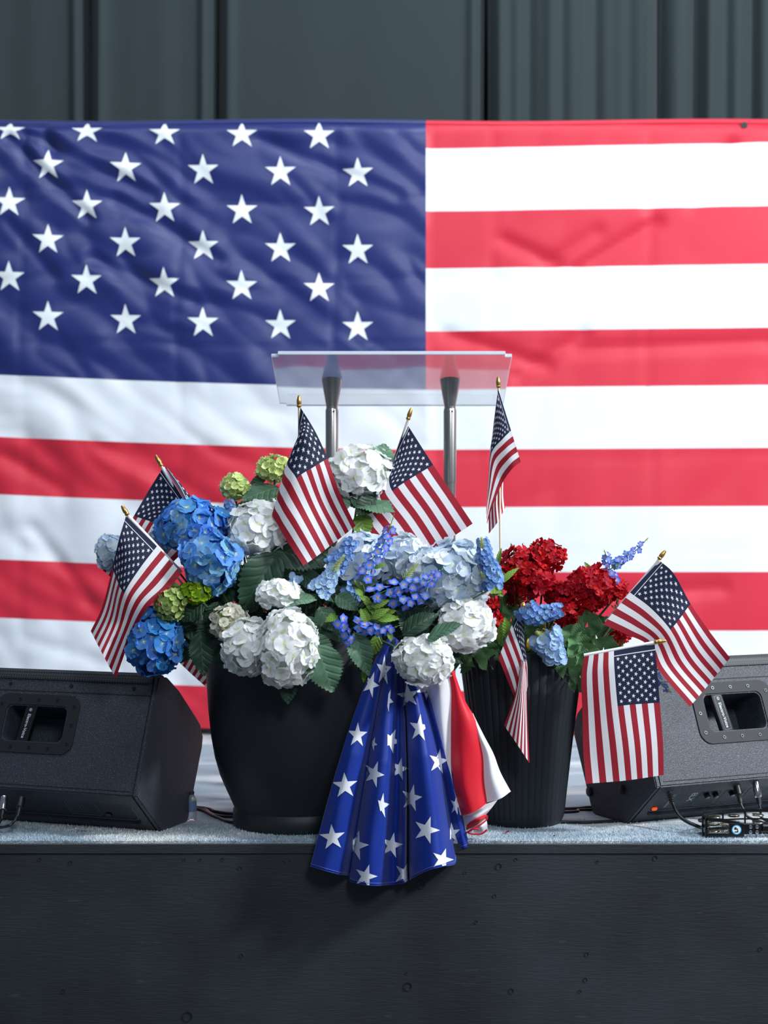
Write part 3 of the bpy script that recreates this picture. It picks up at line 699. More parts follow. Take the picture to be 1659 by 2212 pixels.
c = cable('signal_cable', [P(4, 1760, dl), P(2, 1772, dl-.005), fl_(-20, 1790, .004), fl_(-90, 1795, .004)], .0032, 'signal cord with chrome connector at the bottom left corner of the left monitor')
plug(c, P(9, 1722, dl+.03), P(4, 1765, dl), 'xlr_chrome')
c = cable('signal_cable', [P(37, 1762, dl), P(30, 1775, dl-.01), P(15, 1785, dl-.02), fl_(-20, 1790, .004), fl_(-90, 1798, .004)], .0032, 'black cord with dark plug under the left monitor, right of the chrome plug')
plug(c, P(47, 1724, dl+.03), P(38, 1764, dl), 'xlr')
cable('floor_cable', [fl_(300, 1742), fl_(420, 1744), fl_(452, 1748), fl_(470, 1754), fl_(520, 1758), fl_(700, 1752), fl_(980, 1752), fl_(1225, 1747), fl_(1275, 1744), fl_(1400, 1742)], .0042, 'black cable running on the carpet behind both planters, the farthest one')
cable('floor_cable', [fl_(330, 1750), fl_(425, 1748), fl_(470, 1766), fl_(520, 1778), fl_(690, 1772), fl_(1000, 1776), fl_(1215, 1776), fl_(1285, 1776), fl_(1420, 1768)], .0042, 'black cable on the carpet behind the planters, nearest of the three')
cable('floor_cable', [fl_(320, 1746), fl_(430, 1746), fl_(455, 1757), fl_(475, 1763), fl_(540, 1764), fl_(760, 1764), fl_(960, 1760), fl_(1225, 1754), fl_(1260, 1749), fl_(1420, 1748)], .0035, 'thinner black cable on the carpet between the other two behind the planters')

# small bottle lying behind the left monitor
bt = empty('plastic_bottle', fl_(414, 1772, 0), 'small clear plastic bottle with a blue label, half hidden behind the left monitor', 'bottle')
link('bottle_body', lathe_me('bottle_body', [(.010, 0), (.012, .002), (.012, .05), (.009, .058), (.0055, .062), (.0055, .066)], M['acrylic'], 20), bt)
link('bottle_label', lathe_me('bottle_label', [(.0123, .022), (.0123, .046)], bsdf('label_blue', (90, 110, 150), .5), 20, False), bt)
link('bottle_cap', lathe_me('bottle_cap', [(.0065, .063), (.0065, .070), (.0001, .0705)], bsdf('cap_dark', (40, 44, 50), .5), 16), bt)

# ------------------------------------------------------------------ tambourine
tb = empty('tambourine', fl_(1600, 1800, 0), 'black crescent tambourine with silver jingles and round sticker, lying on the carpet at right', 'tambourine')
yf = 3.79; X = lambda px: (px-829.5)/F*yf
zb, zt2 = .003, .047
def TB(name, a, b, m_, bv=.001, par=tb): return link(name, box_me(name, a, b, M[m_] if isinstance(m_, str) else m_, bv, 1), par, True)
# front grip plate: left wing with window for jingles, solid middle, stepped grip
TB('frame', (X(1523), yf, zb), (X(1529), yf+.03, zt2), 'plastic_black')
TB('frame_rail', (X(1526), yf, zb), (X(1605), yf+.004, zb+.008), 'plastic_black'); TB('frame_rail', (X(1526), yf, .020), (X(1576), yf+.004, .0235), 'plastic_black')
vs = [(X(1526), yf, .040), (X(1562), yf, .036), (X(1606), yf, .030), (X(1606), yf, .034), (X(1562), yf, .0435), (X(1526), yf, .047)]
vs += [(x, y+.004, z) for x, y, z in vs]; n = 6
link('frame_rail', mesh('frame_rail', vs, [tuple(reversed(range(6))), tuple(range(6, 12))]+[(k, (k+1) % n, 6+(k+1) % n, 6+k) for k in range(n)], M['plastic_black'], False), tb, True)
TB('grip_plate', (X(1575), yf-.0005, zb), (X(1608), yf+.006, .034), 'plastic_black'); TB('grip_plate', (X(1606), yf-.0015, .009), (X(1645), yf+.008, .033), 'plastic_black')
TB('grip', (X(1645), yf-.001, .013), (X(1780), yf+.02, .031), 'plastic_black', .004)
for px in (1621, 1635):
    for z in (.0145, .0265):
        rv = lathe_me('rivet', [(.0045, 0), (.0042, .0012), (.0022, .0018), (.0016, .0004), (.0001, .0003)], M['chrome'], 18)
        rv.transform(Matrix.Translation((X(px), yf-.0015, z)) @ Matrix.Rotation(math.pi/2, 4, 'X')); link('rivet', rv, tb, True)
for r, mt, dz in ((.0112, 'logo_blue', .0), (.0092, 'logo_white', .0002)):
    sk = lathe_me('sticker', [(r, 0), (r, .0004), (.0001, .0004)], M[mt], 32)
    sk.transform(Matrix.Translation((X(1591), yf-.0006-dz, .0195)) @ Matrix.Rotation(math.pi/2, 4, 'X')); link('sticker', sk, tb, True)
for s_, dx, dz, sz in (('L', -.0, -.0035, .0105), ('P', -.0005, .0030, .0105)):
    tl = text_me('sticker_letter', s_, sz, M['black'], .0006); tl.transform(Matrix.Translation((X(1591)+dx, yf-.0014, .0195+dz)) @ Matrix.Rotation(math.pi/2, 4, 'X') @ Matrix.Rotation(math.pi/2, 4, 'Z'))
    link('sticker_letter', tl, tb, True)
# curved rear rim: two bands joined by posts, jingles between
cx, cy, Rr = X(1650), yf+.015, .135
arc = [math.radians(180-4*k) for k in range(46)]
def band(z0_, z1_, nm):
    vs, fs = [], []
    for q in arc:
        for (r, z) in ((Rr-.002, z0_), (Rr+.002, z0_), (Rr+.002, z1_), (Rr-.002, z1_)): vs.append((cx+r*math.cos(q), cy+r*.72*math.sin(q), z))
    for i in range(len(arc)-1):
        for k in range(4): fs.append((4*i+k, 4*i+(k+1) % 4, 4*i+4+(k+1) % 4, 4*i+4+k))
    fs += [(0, 1, 2, 3), tuple(4*(len(arc)-1)+k for k in (3, 2, 1, 0))]
    link(nm, mesh(nm, vs, fs, M['plastic_black'], False), tb, True)
band(.040, .047, 'rim'); band(zb, .009, 'rim'); band(.022, .0255, 'rim')
jl = lathe_me('jingle', [(.0001, .0012), (.004, .0014), (.006, .0003), (.0135, .0001), (.014, -.0006), (.0135, -.0008)], M['jingle'], 24)
def jing(x, y, z):
    for s_ in (-1, 1):
        o = link('jingle', jl, tb); o.matrix_parent_inverse = Matrix.Translation(-tb.location); o.location = (x, y, z+s_*.0018)
        o.rotation_euler = (random.uniform(-.12, .12)+(math.pi if s_ < 0 else 0), random.uniform(-.1, .1), 0)
for px in (1541, 1562):
    for z in (.0145, .0305): jing(X(px), yf+.008, z)
for k in (20, 45, 70, 95, 120):
    q = math.radians(180-k)
    for z in (.0155, .0325): jing(cx+Rr*math.cos(q), cy+Rr*.72*math.sin(q), z)
for k in (8, 32, 57, 82, 108, 135, 170):
    q = math.radians(180-k); TB('rim_post', (cx+Rr*math.cos(q)-.002, cy+Rr*.72*math.sin(q)-.002, zb), (cx+Rr*math.cos(q)+.002, cy+Rr*.72*math.sin(q)+.002, .046), 'plastic_black')

# ================================================================== DRAPED STAR CLOTH
M['drape_blue'] = translucent(bump(bsdf('satin_blue', (13, 48, 142), .5, spec=.3, sheen=.25), 1500, .12, .0004), .06)
M['drape_red'] = translucent(bump(bsdf('satin_red', (214, 22, 44), .5, spec=.35, sheen=.2), 1500, .1, .0004), .1)
M['drape_white'] = translucent(bsdf('satin_white', (232, 232, 238), .5, spec=.35, sheen=.2), .12)
M['drape_star'] = bsdf('drape_star_white', (226, 230, 238), .5)
dr = empty('star_drape', (P(850, 0, 3.7).x, 3.72, P(0, 1900, 3.7).z), 'royal blue pleated cloth with big white stars, hanging between the two planters', 'drape')
KN = [(670, 1872, 0), (700, 1881, -.022), (733, 1890, -.012), (753, 1893, .022), (758, 1905, .004), (785, 1912, -.030), (815, 1914, -.028), (842, 1912, .010), (856, 1911, .012), (872, 1908, -.006), (884, 1903, .028), (889, 1899, -.012), (925, 1881, -.046), (958, 1872, -.040), (983, 1866, .018), (986, 1838, .040), (1003, 1832, .026), (1015, 1828, .038)]
ks = np.array([i for i in range(len(KN))], float)
def drape_pt(a, t):
    w = hermite(ks, a*(len(KN)-1)); bx, by, dy = [float(sum(w[i]*KN[i][q] for i in range(len(KN)))) for q in range(3)]
    if a in (0, 1): bx, by, dy = KN[0 if a == 0 else -1]
    b = (bx-670)/345.0
    tx = 846+30*b; ty = 1372+22*b
    f = t**(.72+.10*b); px = tx+(bx-tx)*f
    # right border bulges outward
    px += 10*b*math.sin(math.pi*min(1, t*1.1))*(1-b*.3)
    py = ty+(by-ty)*t
    amp = .25+.85*t-.1*t*t
    d = 3.765-.045*min(1, t*2)-.012*t+dy*amp*1.35
    d -= .006*math.sin(t*9+b*5)*b*(1-b)*4*t
    d += .0045*noise.noise(Vector((px/45., py/120., 4)))*min(1, 2*t)
    return P(px, py, d)
na, ntt = 220, 90
dv = [drape_pt(i/na, j/ntt) for j in range(ntt+1) for i in range(na+1)]
df = [(j*(na+1)+i, j*(na+1)+i+1, (j+1)*(na+1)+i+1, (j+1)*(na+1)+i) for j in range(ntt) for i in range(na)]
dm = mesh('star_panel', dv, df, M['drape_blue']); o = link('star_panel', dm, dr, True)
md = o.modifiers.new('t', 'SOLIDIFY'); md.thickness = .0008; md.offset = 1
link('hem', tube_me('hem', [dv[ntt*(na+1)+i]+Vector((0, 0, .001)) for i in range(na+1)], .0011, M['drape_blue'], 6), dr, True)
link('hem_stitching', tube_me('hem_stitching', [dv[(ntt-1)*(na+1)+i]+Vector((0, -.0014, .0005)) for i in range(na+1)], .0004, bsdf('thread', (120, 130, 190), .6), 5), dr, True)
bv = BVHTree.FromPolygons(dv, df)
def drape_star(cx, cy, R, rot, sq=1, clip=(), xs=1):
    poly = [(cx+(x-cx)*xs, y) for x, y in star_poly(cx, cy, R, rot, sq)]
    bm = star_grid(poly, 3.2, [(cx+cx_, cy+cy_, nx, ny) for cx_, cy_, nx, ny in clip])
    dead = []
    for v in bm.verts:
        q = P(v.co.x, v.co.y, 3.70); h = bv.ray_cast(Vector((0, 0, HC)), (q-Vector((0, 0, HC))).normalized())
        if h[0] is None: dead.append(v)
        else: v.co = h[0]+Vector((0, -.0012, 0))
    bmesh.ops.delete(bm, geom=dead, context='VERTS')
    if bm.faces:
        bmesh.ops.recalc_face_normals(bm, faces=bm.faces[:]); link('star', bm_mesh('star', bm, M['drape_star'], True), dr, True)
    else: bm.free()
for s_ in [(801, 1478, 30, .42, 1, (), .62), (829, 1448, 34, .1, 1.05, (), .5), (772, 1588, 28, .06, 1, (), .8), (745, 1697, 29, -.05, 1, (), 1.0), (718, 1809, 29, -.08, 1, (), 1.0),
           (838, 1512, 26, .5, 1, ((0, 0, -1, -.1),), .5), (808, 1672, 30, .38, 1, (), .75), (806, 1606, 16, .5, 1, ((-2, 0, -1, 0),), .6), (768, 1826, 34, .28, 1, ((-6, 0, -1, 0),), .85),
           (845, 1600, 28, .45, 1, ((-8, 0, -1, 0), (12, 0, 1, .0)), .8), (863, 1661, 26, .25, 1, ((-10, 0, -1, 0),), .75), (825, 1740, 28, .2, 1, ((-6, 0, -1, .2),), .6), (889, 1724, 31, .22, 1, (), .75),
           (882, 1503, 27, -.15, 1, (), .95), (906, 1573, 31, .1, 1, ((13, 0, 1, -.2),), .75), (920, 1487, 26, .6, 1, ((10, 0, 1, -.5),), .9), (947, 1645, 29, .18, 1, (), .75), (921, 1793, 31, .32, 1, (), .95),
           (846, 1826, 29, .22, 1, ((-14, 0, -1, 0),), .85), (956, 1857, 26, .3, 1, (), .95), (790, 1893, 27, .3, 1, (), .95), (874, 1888, 29, .35, 1, ((7, 0, 1, 0),), .8),
           (984, 1740, 24, .2, 1, ((8, 0, 1, .2),), .5), (976, 1800, 24, 1.2, 1, ((-4, 0, -1, 0),), .8), (849, 1420, 22, .2, 1, ((-4, 0, -1, 0),), .5)]:
    drape_star(*s_)
def dnet(name, us, vs_, pts, mat, nu=40, nv=14):
    net = [[P(*q) for q in row] for row in pts]; me = net_me(name, us, vs_, net, nu, nv, M[mat]); return link(name, me, dr, True)
D_ = 3.745
dnet('stripe', [0, .25, .5, .75, 1], [0, .5, 1], [[(888, 1418, D_+.02), (925, 1418, D_), (958, 1418, D_)], [(918, 1478, D_+.03), (945, 1478, D_-.012), (974, 1478, D_)],
     [(925, 1560, D_+.04), (950, 1560, D_-.008), (974, 1580, D_)], [(950, 1640, D_+.04), (962, 1650, D_), (976, 1680, D_)], [(970, 1745, D_+.04), (985, 1755, D_+.01), (997, 1762, D_)]], 'drape_white')
dnet('stripe', [0, .2, .4, .6, .8, 1], [0, .3, .65, 1], [[(950, 1405, D_), (957, 1405, D_-.01), (962, 1405, D_-.01), (966, 1405, D_)],
     [(973, 1478, D_), (983, 1482, D_-.006), (991, 1490, D_-.004), (1000, 1503, D_+.004)], [(974, 1560, D_), (990, 1560, D_-.014), (1010, 1560, D_-.018), (1027, 1556, D_-.004)],
     [(975, 1640, D_), (995, 1640, D_-.02), (1020, 1638, D_-.02), (1043, 1632, D_-.008)], [(983, 1708, D_), (1000, 1702, D_-.026), (1025, 1694, D_-.024), (1046, 1686, D_-.012)],
     [(997, 1761, D_), (1013, 1756, D_-.03), (1034, 1746, D_-.03), (1052, 1732, D_-.016)]], 'drape_red')
dnet('stripe', [0, .25, .5, .75, 1], [0, .5, 1], [[(1020, 1540, D_), (1022, 1541, D_), (1025, 1548, D_+.01)], [(1030, 1590, D_-.004), (1038, 1588, D_-.01), (1046, 1590, D_+.006)],
     [(1043, 1632, D_-.008), (1055, 1628, D_-.016), (1066, 1628, D_-.004)], [(1046, 1686, D_-.012), (1064, 1680, D_-.024), (1081, 1668, D_-.01)], [(1052, 1733, D_-.016), (1080, 1724, D_-.030), (1103, 1709, D_-.014)]], 'drape_white')
link('hem', tube_me('hem', spline([P(997, 1761, D_-.001), P(1013, 1757, D_-.031), P(1034, 1747, D_-.031), P(1052, 1733, D_-.017)]), .0011, M['drape_red'], 6), dr, True)
link('hem', tube_me('hem', spline([P(1052, 1733, D_-.017), P(1080, 1725, D_-.031), P(1103, 1709, D_-.015)]), .0009, M['drape_white'], 6), dr, True)
# tucked folds under the striped part
dnet('tucked_fold', [0, .5, 1], [0, .5, 1], [[(985, 1745, D_+.03), (1022, 1745, D_+.02), (1075, 1728, D_+.02)], [(990, 1765, D_+.02), (1026, 1764, D_-.004), (1060, 1748, D_+.01)], [(998, 1792, D_+.03), (1028, 1778, D_+.015), (1046, 1764, D_+.03)]], 'drape_white')
dnet('tucked_fold', [0, .5, 1], [0, .5, 1], [[(1004, 1762, D_+.025), (1030, 1760, D_+.01), (1052, 1760, D_+.012)], [(1006, 1778, D_+.02), (1032, 1772, D_-.006), (1053, 1764, D_+.004)], [(1007, 1794, D_+.03), (1030, 1782, D_+.012), (1050, 1768, D_+.016)]], 'drape_red')
dnet('tucked_fold', [0, .5, 1], [0, .5, 1], [[(1018, 1782, D_+.03), (1034, 1776, D_+.02), (1046, 1766, D_+.028)], [(1022, 1792, D_+.025), (1038, 1786, D_+.0), (1052, 1776, D_+.015)], [(1026, 1802, D_+.04), (1042, 1799, D_+.02), (1053, 1794, D_+.03)]], 'drape_white')
link('tucked_hem', tube_me('tucked_hem', spline([P(1053, 1762, D_), P(1050, 1772, D_-.002), P(1035, 1783, D_-.004), P(1014, 1795, D_-.002), P(1006, 1799, D_+.01)]), .0016, M['drape_red'], 6), dr, True)
link('tucked_hem', tube_me('tucked_hem', spline([P(1052, 1792, D_), P(1040, 1801, D_+.0), P(1018, 1801, D_+.0), P(1012, 1797, D_), P(1024, 1790, D_-.005), P(1034, 1792, D_)]), .0022, M['drape_red'], 6), dr, True)

# ================================================================== SMALL STICK FLAGS
def stick_flag(label, tip, neck, foot, nets, d0, d1=None, sleeve=None):
    """tip/neck/foot are pixels of finial top, finial base and stick end; nets = cloth pieces"""
    d1 = d1 or d0
    a, b, c = P(*tip, d0), P(*neck, d0), P(*foot, d1)
    t = empty('stick_flag', c, label, 'flag', 'small stick flags in the planters')
    link('stick', tube_me('stick', [c, c.lerp(b, .5), b], .0026, M['stick'], 10), t, True)
    ln = (a-b).length; q = (a-b).to_track_quat('Z', 'Y')
    fm = lathe_me('finial', [(.0042, 0), (.0052, .0012), (.0056, ln*.14), (.0045, ln*.2), (.0046, ln*.24), (.0058, ln*.38), (.0052, ln*.62), (.0036, ln*.88), (.0022, ln), (.0001, ln)], M['gold'], 18)
    fm.transform(Matrix.LocRotScale(b, q, None)); link('finial', fm, t, True)
    if sleeve: link('sleeve', tube_me('sleeve', [P(*sleeve[0], d0-.0), P(*sleeve[1], d0+(d1-d0)*sleeve[2])], .0046, M['sleeve'], 12), t, True)
    for (us, vs_, pts, uvf) in nets:
        net = [[P(x, y, d0+e) for (x, y, e) in row] for row in pts]
        link('flag_cloth', net_me('flag_cloth', us, vs_, net, 60, 44, M['pflag'], uv=uvf), t, True)
    return t
V3 = [0, 7/13, 1]; U5 = [0, .2, .4, .7, 1]
stick_flag('leftmost small flag, in front, cloth draping down toward the left monitor', (263, 1092), (276, 1113), (445, 1325), [(U5, V3,
   [[(272, 1115, -.002), (339, 1180, -.002), (392, 1238, -.002)], [(257, 1165, -.014), (302, 1228, -.022), (360, 1277, -.012)], [(243, 1226, .0), (269, 1281, -.030), (320, 1312, -.020)],
    [(221, 1310, .006), (250, 1350, -.004), (284, 1375, .012)], [(196, 1363, .012), (222, 1414, -.012), (250, 1466, .02)]], None)], 3.76, 3.86, ((277, 1115), (391, 1236), .7))
stick_flag('small flag behind the blue hydrangeas, seen from its back side', (336, 983), (349, 1007), (470, 1215), [(U5, V3,
   [[(352, 1010, 0), (405, 1092, 0), (450, 1160, 0)], [(321, 1060, .008), (380, 1115, .012), (425, 1175, 0)], [(290, 1113, .0), (350, 1138, .02), (400, 1190, 0)],
    [(257, 1172, 0), (310, 1205, 0), (350, 1240, 0)], [(222, 1232, 0), (265, 1268, 0), (310, 1300, 0)]], None),
   ([0, .5, 1], [0, .5, 1], [[(355, 1006, -.004), (380, 1048, -.004), (404, 1090, -.004)], [(366, 1016, .0), (394, 1052, .004), (412, 1092, .002)], [(380, 1036, .010), (402, 1060, .012), (424, 1090, .010)]], lambda u, v: (.0+u*.13, v*.5))], 3.93, 3.95, ((351, 1010), (397, 1087), .5))
stick_flag('small flag standing upright just left of the left lectern post', (646, 854), (646, 880), (648, 1330), [(U5, [0, .27, 7/13, .77, 1],
   [[(649, 880, -.004), (644, 930, .002), (643, 978, .006), (643, 1025, .010), (645, 1072, .014)], [(681, 932, -.008), (654, 940, -.018), (620, 1000, -.004), (605, 1050, -.002), (590, 1105, .0)], [(707, 989, .010), (676, 1008, -.012), (640, 1033, -.026), (612, 1078, -.018), (601, 1135, -.010)],
    [(733, 1062, .004), (702, 1082, .012), (672, 1102, .0), (643, 1130, -.016), (621, 1170, -.010)], [(768, 1136, -.006), (742, 1157, .004), (712, 1180, .010), (684, 1202, .0), (655, 1222, -.014)]], None)], 3.80, 3.95)
stick_flag('small flag right of the top white hydrangea, leaning across the right lectern post', (889, 881), (881, 907), (748, 1290), [(U5, V3,
   [[(878, 914, -.002), (842, 1012, .006), (810, 1092, .006)], [(906, 958, -.004), (840, 1034, -.012), (786, 1115, .004)], [(935, 1003, .002), (847, 1060, -.014), (782, 1130, -.004)],
    [(978, 1067, .006), (893, 1122, .0), (822, 1182, -.008)], [(1021, 1131, -.006), (936, 1188, .008), (865, 1240, .0)]], None)], 3.97, 4.02, ((883, 909), (838, 1040), .3))
stick_flag('small flag upright on the right, folded narrow, over the tallest red geraniums', (1076, 814), (1077, 838), (1082, 1300), [(U5, V3,
   [[(1076, 840, -.002), (1104, 930, -.03), (1125, 998, -.03)], [(1070, 885, -.01), (1086, 948, -.03), (1107, 1012, -.03)], [(1064, 935, .008), (1062, 978, -.02), (1086, 1042, -.014)],
    [(1058, 1010, .014), (1055, 1045, -.01), (1063, 1096, -.01)], [(1052, 1085, .012), (1050, 1105, -.01), (1052, 1132, -.004)]], None),
   ([0, .5, 1], [0, .5, 1], [[(1064, 1062, .016), (1076, 1046, .004), (1088, 1034, .014)], [(1056, 1100, .010), (1072, 1086, -.003), (1088, 1068, .016)], [(1056, 1153, .006), (1075, 1128, -.004), (1091, 1098, .012)]], lambda u, v: (.5+.5*u, v*.8))], 4.0, 4.0)
stick_flag('small flag hanging folded in front of the ribbed planter', (1131, 1301), (1130, 1312), (1062, 1455), [([0, .4, .7], V3,
   [[(1130, 1306, .0), (1106, 1350, -.004), (1077, 1421, -.004)], [(1133, 1390, -.006), (1134, 1436, -.014), (1094, 1464, -.006)], [(1138, 1440, 0), (1138, 1492, -.012), (1111, 1506, -.004)]], lambda u, v: (u, v)),
   ([0, .5, 1], [0, .5, 1], [[(1126, 1424, -.016), (1131, 1428, -.022), (1137, 1430, -.010)], [(1114, 1496, -.020), (1126, 1515, -.030), (1139, 1540, -.010)], [(1089, 1567, -.012), (1117, 1608, -.026), (1144, 1649, -.012)]], lambda u, v: (.45+.55*u, 1-v))], 3.82, 3.9)
stick_flag('small flag at far right leaning over the right monitor, cloth spread wide', (1438, 1189), (1423, 1208), (1240, 1465), [(U5, V3,
   [[(1425, 1211, 0), (1361, 1280, 0), (1303, 1349, 0)], [(1456, 1240, -.010), (1405, 1313, -.006), (1352, 1370, .002)], [(1491, 1303, .0), (1447, 1359, -.018), (1397, 1392, -.006)],
    [(1534, 1366, .008), (1484, 1426, .006), (1423, 1447, -.010)], [(1577, 1421, -.008), (1530, 1480, .010), (1490, 1527, -.004)]], None)], 3.86, 3.96, ((1424, 1211), (1309, 1344), .6))
stick_flag('small flag hanging straight down from a near level stick by the ribbed planter', (1439, 1384), (1414, 1387), (1200, 1432), [([0, .12, .4, .7, 1], V3,
   [[(1414, 1390, 0), (1326, 1406, 0), (1262, 1418, 0)], [(1418, 1430, -.002), (1327, 1441, -.006), (1256, 1460, .002)], [(1425, 1516, .004), (1334, 1524, -.008), (1258, 1540, .006)], [(1432, 1602, .006), (1345, 1612, -.010), (1260, 1622, .0)], [(1434, 1674, .01), (1352, 1686, -.004), (1266, 1693, -.008)]], None)], 3.80, 3.93, ((1412, 1389), (1262, 1416), .3))
stick_flag('small flag hidden behind the smooth planter, only a striped corner showing at left', (560, 1190), (549, 1212), (560, 1452), [(U5, V3,
   [[(470, 1275, 0), (510, 1330, 0), (548, 1385, 0)], [(454, 1305, -.005), (490, 1355, 0), (528, 1405, 0)], [(438, 1330, 0), (475, 1378, 0), (510, 1425, 0)], [(410, 1380, .006), (446, 1420, -.006), (485, 1462, 0)], [(384, 1428, 0), (420, 1462, .006), (452, 1490, 0)]], None)], 4.20, 4.10)

# ================================================================== FLOWERS
def blade(L_, Wd, prof, nl, nc, cup=.2, curl=.2, wave=0, seed=0, x0=0):
    """one petal along +X: list of verts, faces, uvs (u across, v outwards)"""
    rnd = random.Random(seed); ph = rnd.uniform(0, 6.3); vs, fs, uv = [], [], []
    for i in range(nl+1):
        t = i/nl; w = Wd*prof(t)
        for j in range(nc+1):
            s = j/nc*2-1
            x = x0+L_*t*(1-.06*abs(s)); y = w*s
            z = cup*L_*t*t*.6+curl*L_*(s*s)*.3*t+wave*L_*t*math.sin(s*4+ph)
            vs.append((x, y, z)); uv.append((s, t))
    for i in range(nl):
        for j in range(nc): a = i*(nc+1)+j; fs.append((a, a+nc+1, a+nc+2, a+1))
    return vs, fs, uv
def floret_me(name, n, L_, Wd, prof, mat, nl=4, nc=4, cup=.2, curl=.2, wave=.05, seed=0, jit=.15, dot=None):
    rnd = random.Random(seed); V, Fc, UV, mi = [], [], [], []
    for k in range(n):
        vs, fs, uv = blade(L_*rnd.uniform(.9, 1.08), Wd*rnd.uniform(.92, 1.08), prof, nl, nc, cup+rnd.uniform(-jit, jit), curl+rnd.uniform(-jit, jit), wave, seed*31+k)
        q = 2*math.pi*k/n+rnd.uniform(-.12, .12); c, s = math.cos(q), math.sin(q); b = len(V); dz = .0006*(k % 2)
        V += [(x*c-y*s, x*s+y*c, z+dz) for x, y, z in vs]; Fc += [tuple(b+i for i in f) for f in fs]; UV += uv; mi += [0]*len(fs)
    mats = [mat]
    if dot:                                           # raised centre
        r, dm_ = dot; mats.append(dm_); b = len(V); m_ = 6
        V += [(r*math.cos(k*math.pi/3), r*math.sin(k*math.pi/3), .0006) for k in range(m_)]+[(0, 0, r*1.1)]; UV += [(0, 0)]*(m_+1)
        Fc += [(b+k, b+(k+1) % m_, b+m_) for k in range(m_)]; mi += [1]*m_
    return mesh(name, V, Fc, mats, uvs=UV, mi=mi)
p_round = lambda t: max(.10, math.sin(math.pi*min(1, (t*.80+.04)))**.55)*(1 if t < .98 else .8)
p_wedge = lambda t: .14+.86*t**.9 if t < .8 else .92-.9*(t-.8)
p_oval = lambda t: max(.12, math.sin(math.pi*min(1, t*.9+.06))**.8)
M['dot_lime'] = bsdf('floret_eye_lime', (190, 206, 110), .6); M['dot_orange'] = bsdf('floret_eye_orange', (206, 130, 84), .6); M['dot_cream'] = bsdf('floret_eye_cream', (226, 230, 190), .6); M['dot_pale'] = bsdf('floret_eye_pale', (214, 224, 214), .6)
FM = {}
def florets(key, count=4, **k):
    FM[key] = [floret_me('floret', seed=97*len(FM)+i, mat=M[key], **k) for i in range(count)]
for key in ('p_white', 'p_cream', 'p_blue', 'p_deep', 'p_sky', 'p_pale', 'p_ice'):
    florets(key, n=4, L_=.0215, Wd=.0142, prof=p_round, cup=.10, curl=.3, wave=.06, jit=.26, dot=(.0014, M['dot_cream' if key in ('p_white', 'p_cream') else 'dot_pale']))
for key in ('p_green', 'p_lime', 'p_sage'): florets(key, n=4, L_=.0105, Wd=.0068, prof=p_round, cup=.55, curl=.4, wave=.05, jit=.2, nl=3, nc=3, dot=(.0012, M['bud']))
florets('p_red', n=5, L_=.0155, Wd=.0080, prof=p_wedge, cup=.25, curl=.2, wave=.12, jit=.3)
florets('p_cobalt', n=5, L_=.0122, Wd=.0052, prof=p_oval, cup=.15, curl=.1, wave=0, jit=.15, nl=4, nc=2, dot=(.0012, M['dot_orange']))
florets('p_peri', n=5, L_=.0085, Wd=.0052, prof=p_round, cup=.5, curl=.3, wave=.1, nl=3, nc=2)
florets('p_soft', n=5, L_=.0095, Wd=.0060, prof=p_round, cup=.45, curl=.3, wave=.1, nl=3, nc=2, dot=(.001, M['bud']))

def leaf_me(name, mat, Wd=.36, teeth=16, fold=.18, droop=.25, seed=0, wavy=.02):
    """leaf of length 1 along +Y"""
    rnd = random.Random(seed); V, Fc, UV = [], [], []; n = teeth*2; nc = 3; ph = rnd.uniform(0, 6)
    for i in range(n+1):
        t = i/n; w = Wd*(math.sin(math.pi*t**.78)**.85 if 0 < t < 1 else 0)*1.0
        saw = (1.0 if i % 2 else .87) if 1 < i < n else 1
        for j in range(-nc, nc+1):
            s = j/nc; x = w*s*(saw if abs(s) == 1 else 1)
            y = t+(.026 if (i % 2 and abs(s) == 1) else 0)
            z = fold*abs(x)*1.1-droop*(t-.35)**2+wavy*math.sin(t*13+ph+s*2)*abs(s)
            V.append((x, y, z)); UV.append((x/max(Wd, .01)*.5, t))
    m_ = 2*nc+1
    for i in range(n):
        for j in range(2*nc): a = i*m_+j; Fc.append((a, a+1, a+m_+1, a+m_))
    return mesh(name, V, Fc, mat, uvs=UV)
LM = {k: [leaf_me('leaf', M[k], W_, te, fo, dr_, i) for i, (W_, te, fo, dr_) in enumerate(((.38, 15, .2, .3), (.34, 14, .35, .45), (.42, 16, .08, .15)))] for k in ('leaf_dark', 'leaf_mid', 'leaf_light')}
LM['leaf_bright'] = [leaf_me('leaf', M['leaf_bright'], .22, 6, .3, .4, i, .0) for i in range(2)]
LM['leaf_long'] = [leaf_me('leaf', M['leaf_bright'], .11, 6, .4, .3, 5, .0)]
def ger_leaf(seed):
    rnd = random.Random(seed); V, Fc, UV = [], [], []; n = 40; rings = 5
    V.append((0, 0, 0)); UV.append((.2, .5))
    for r in range(1, rings+1):
        for k in range(n):
            q = -math.pi*.5+.25+(2*math.pi-.5)*k/(n-1); rr = r/rings*.5*(1+(.09*abs(math.sin(q*4.5))+.03*math.sin(q*17) if r == rings else .05*abs(math.sin(q*4.5))))
            z = .10*(r/rings)**2*math.sin(q*4.5+seed)+.14*(r/rings)**2-.05
            V.append((rr*math.cos(q), .35+rr*math.sin(q), z)); UV.append((.2+.1*math.sin(q*9), r/rings))
    for k in range(n-1): Fc.append((0, 1+k, 2+k))
    for r in range(rings-1):
        for k in range(n-1): a = 1+r*n+k; Fc.append((a, a+n, a+n+1, a+1))
    V[0] = (0, .35, -.05)
    return mesh('leaf', V, Fc, M['leaf_ger'], uvs=UV)
LM['leaf_ger'] = [ger_leaf(i) for i in range(3)]

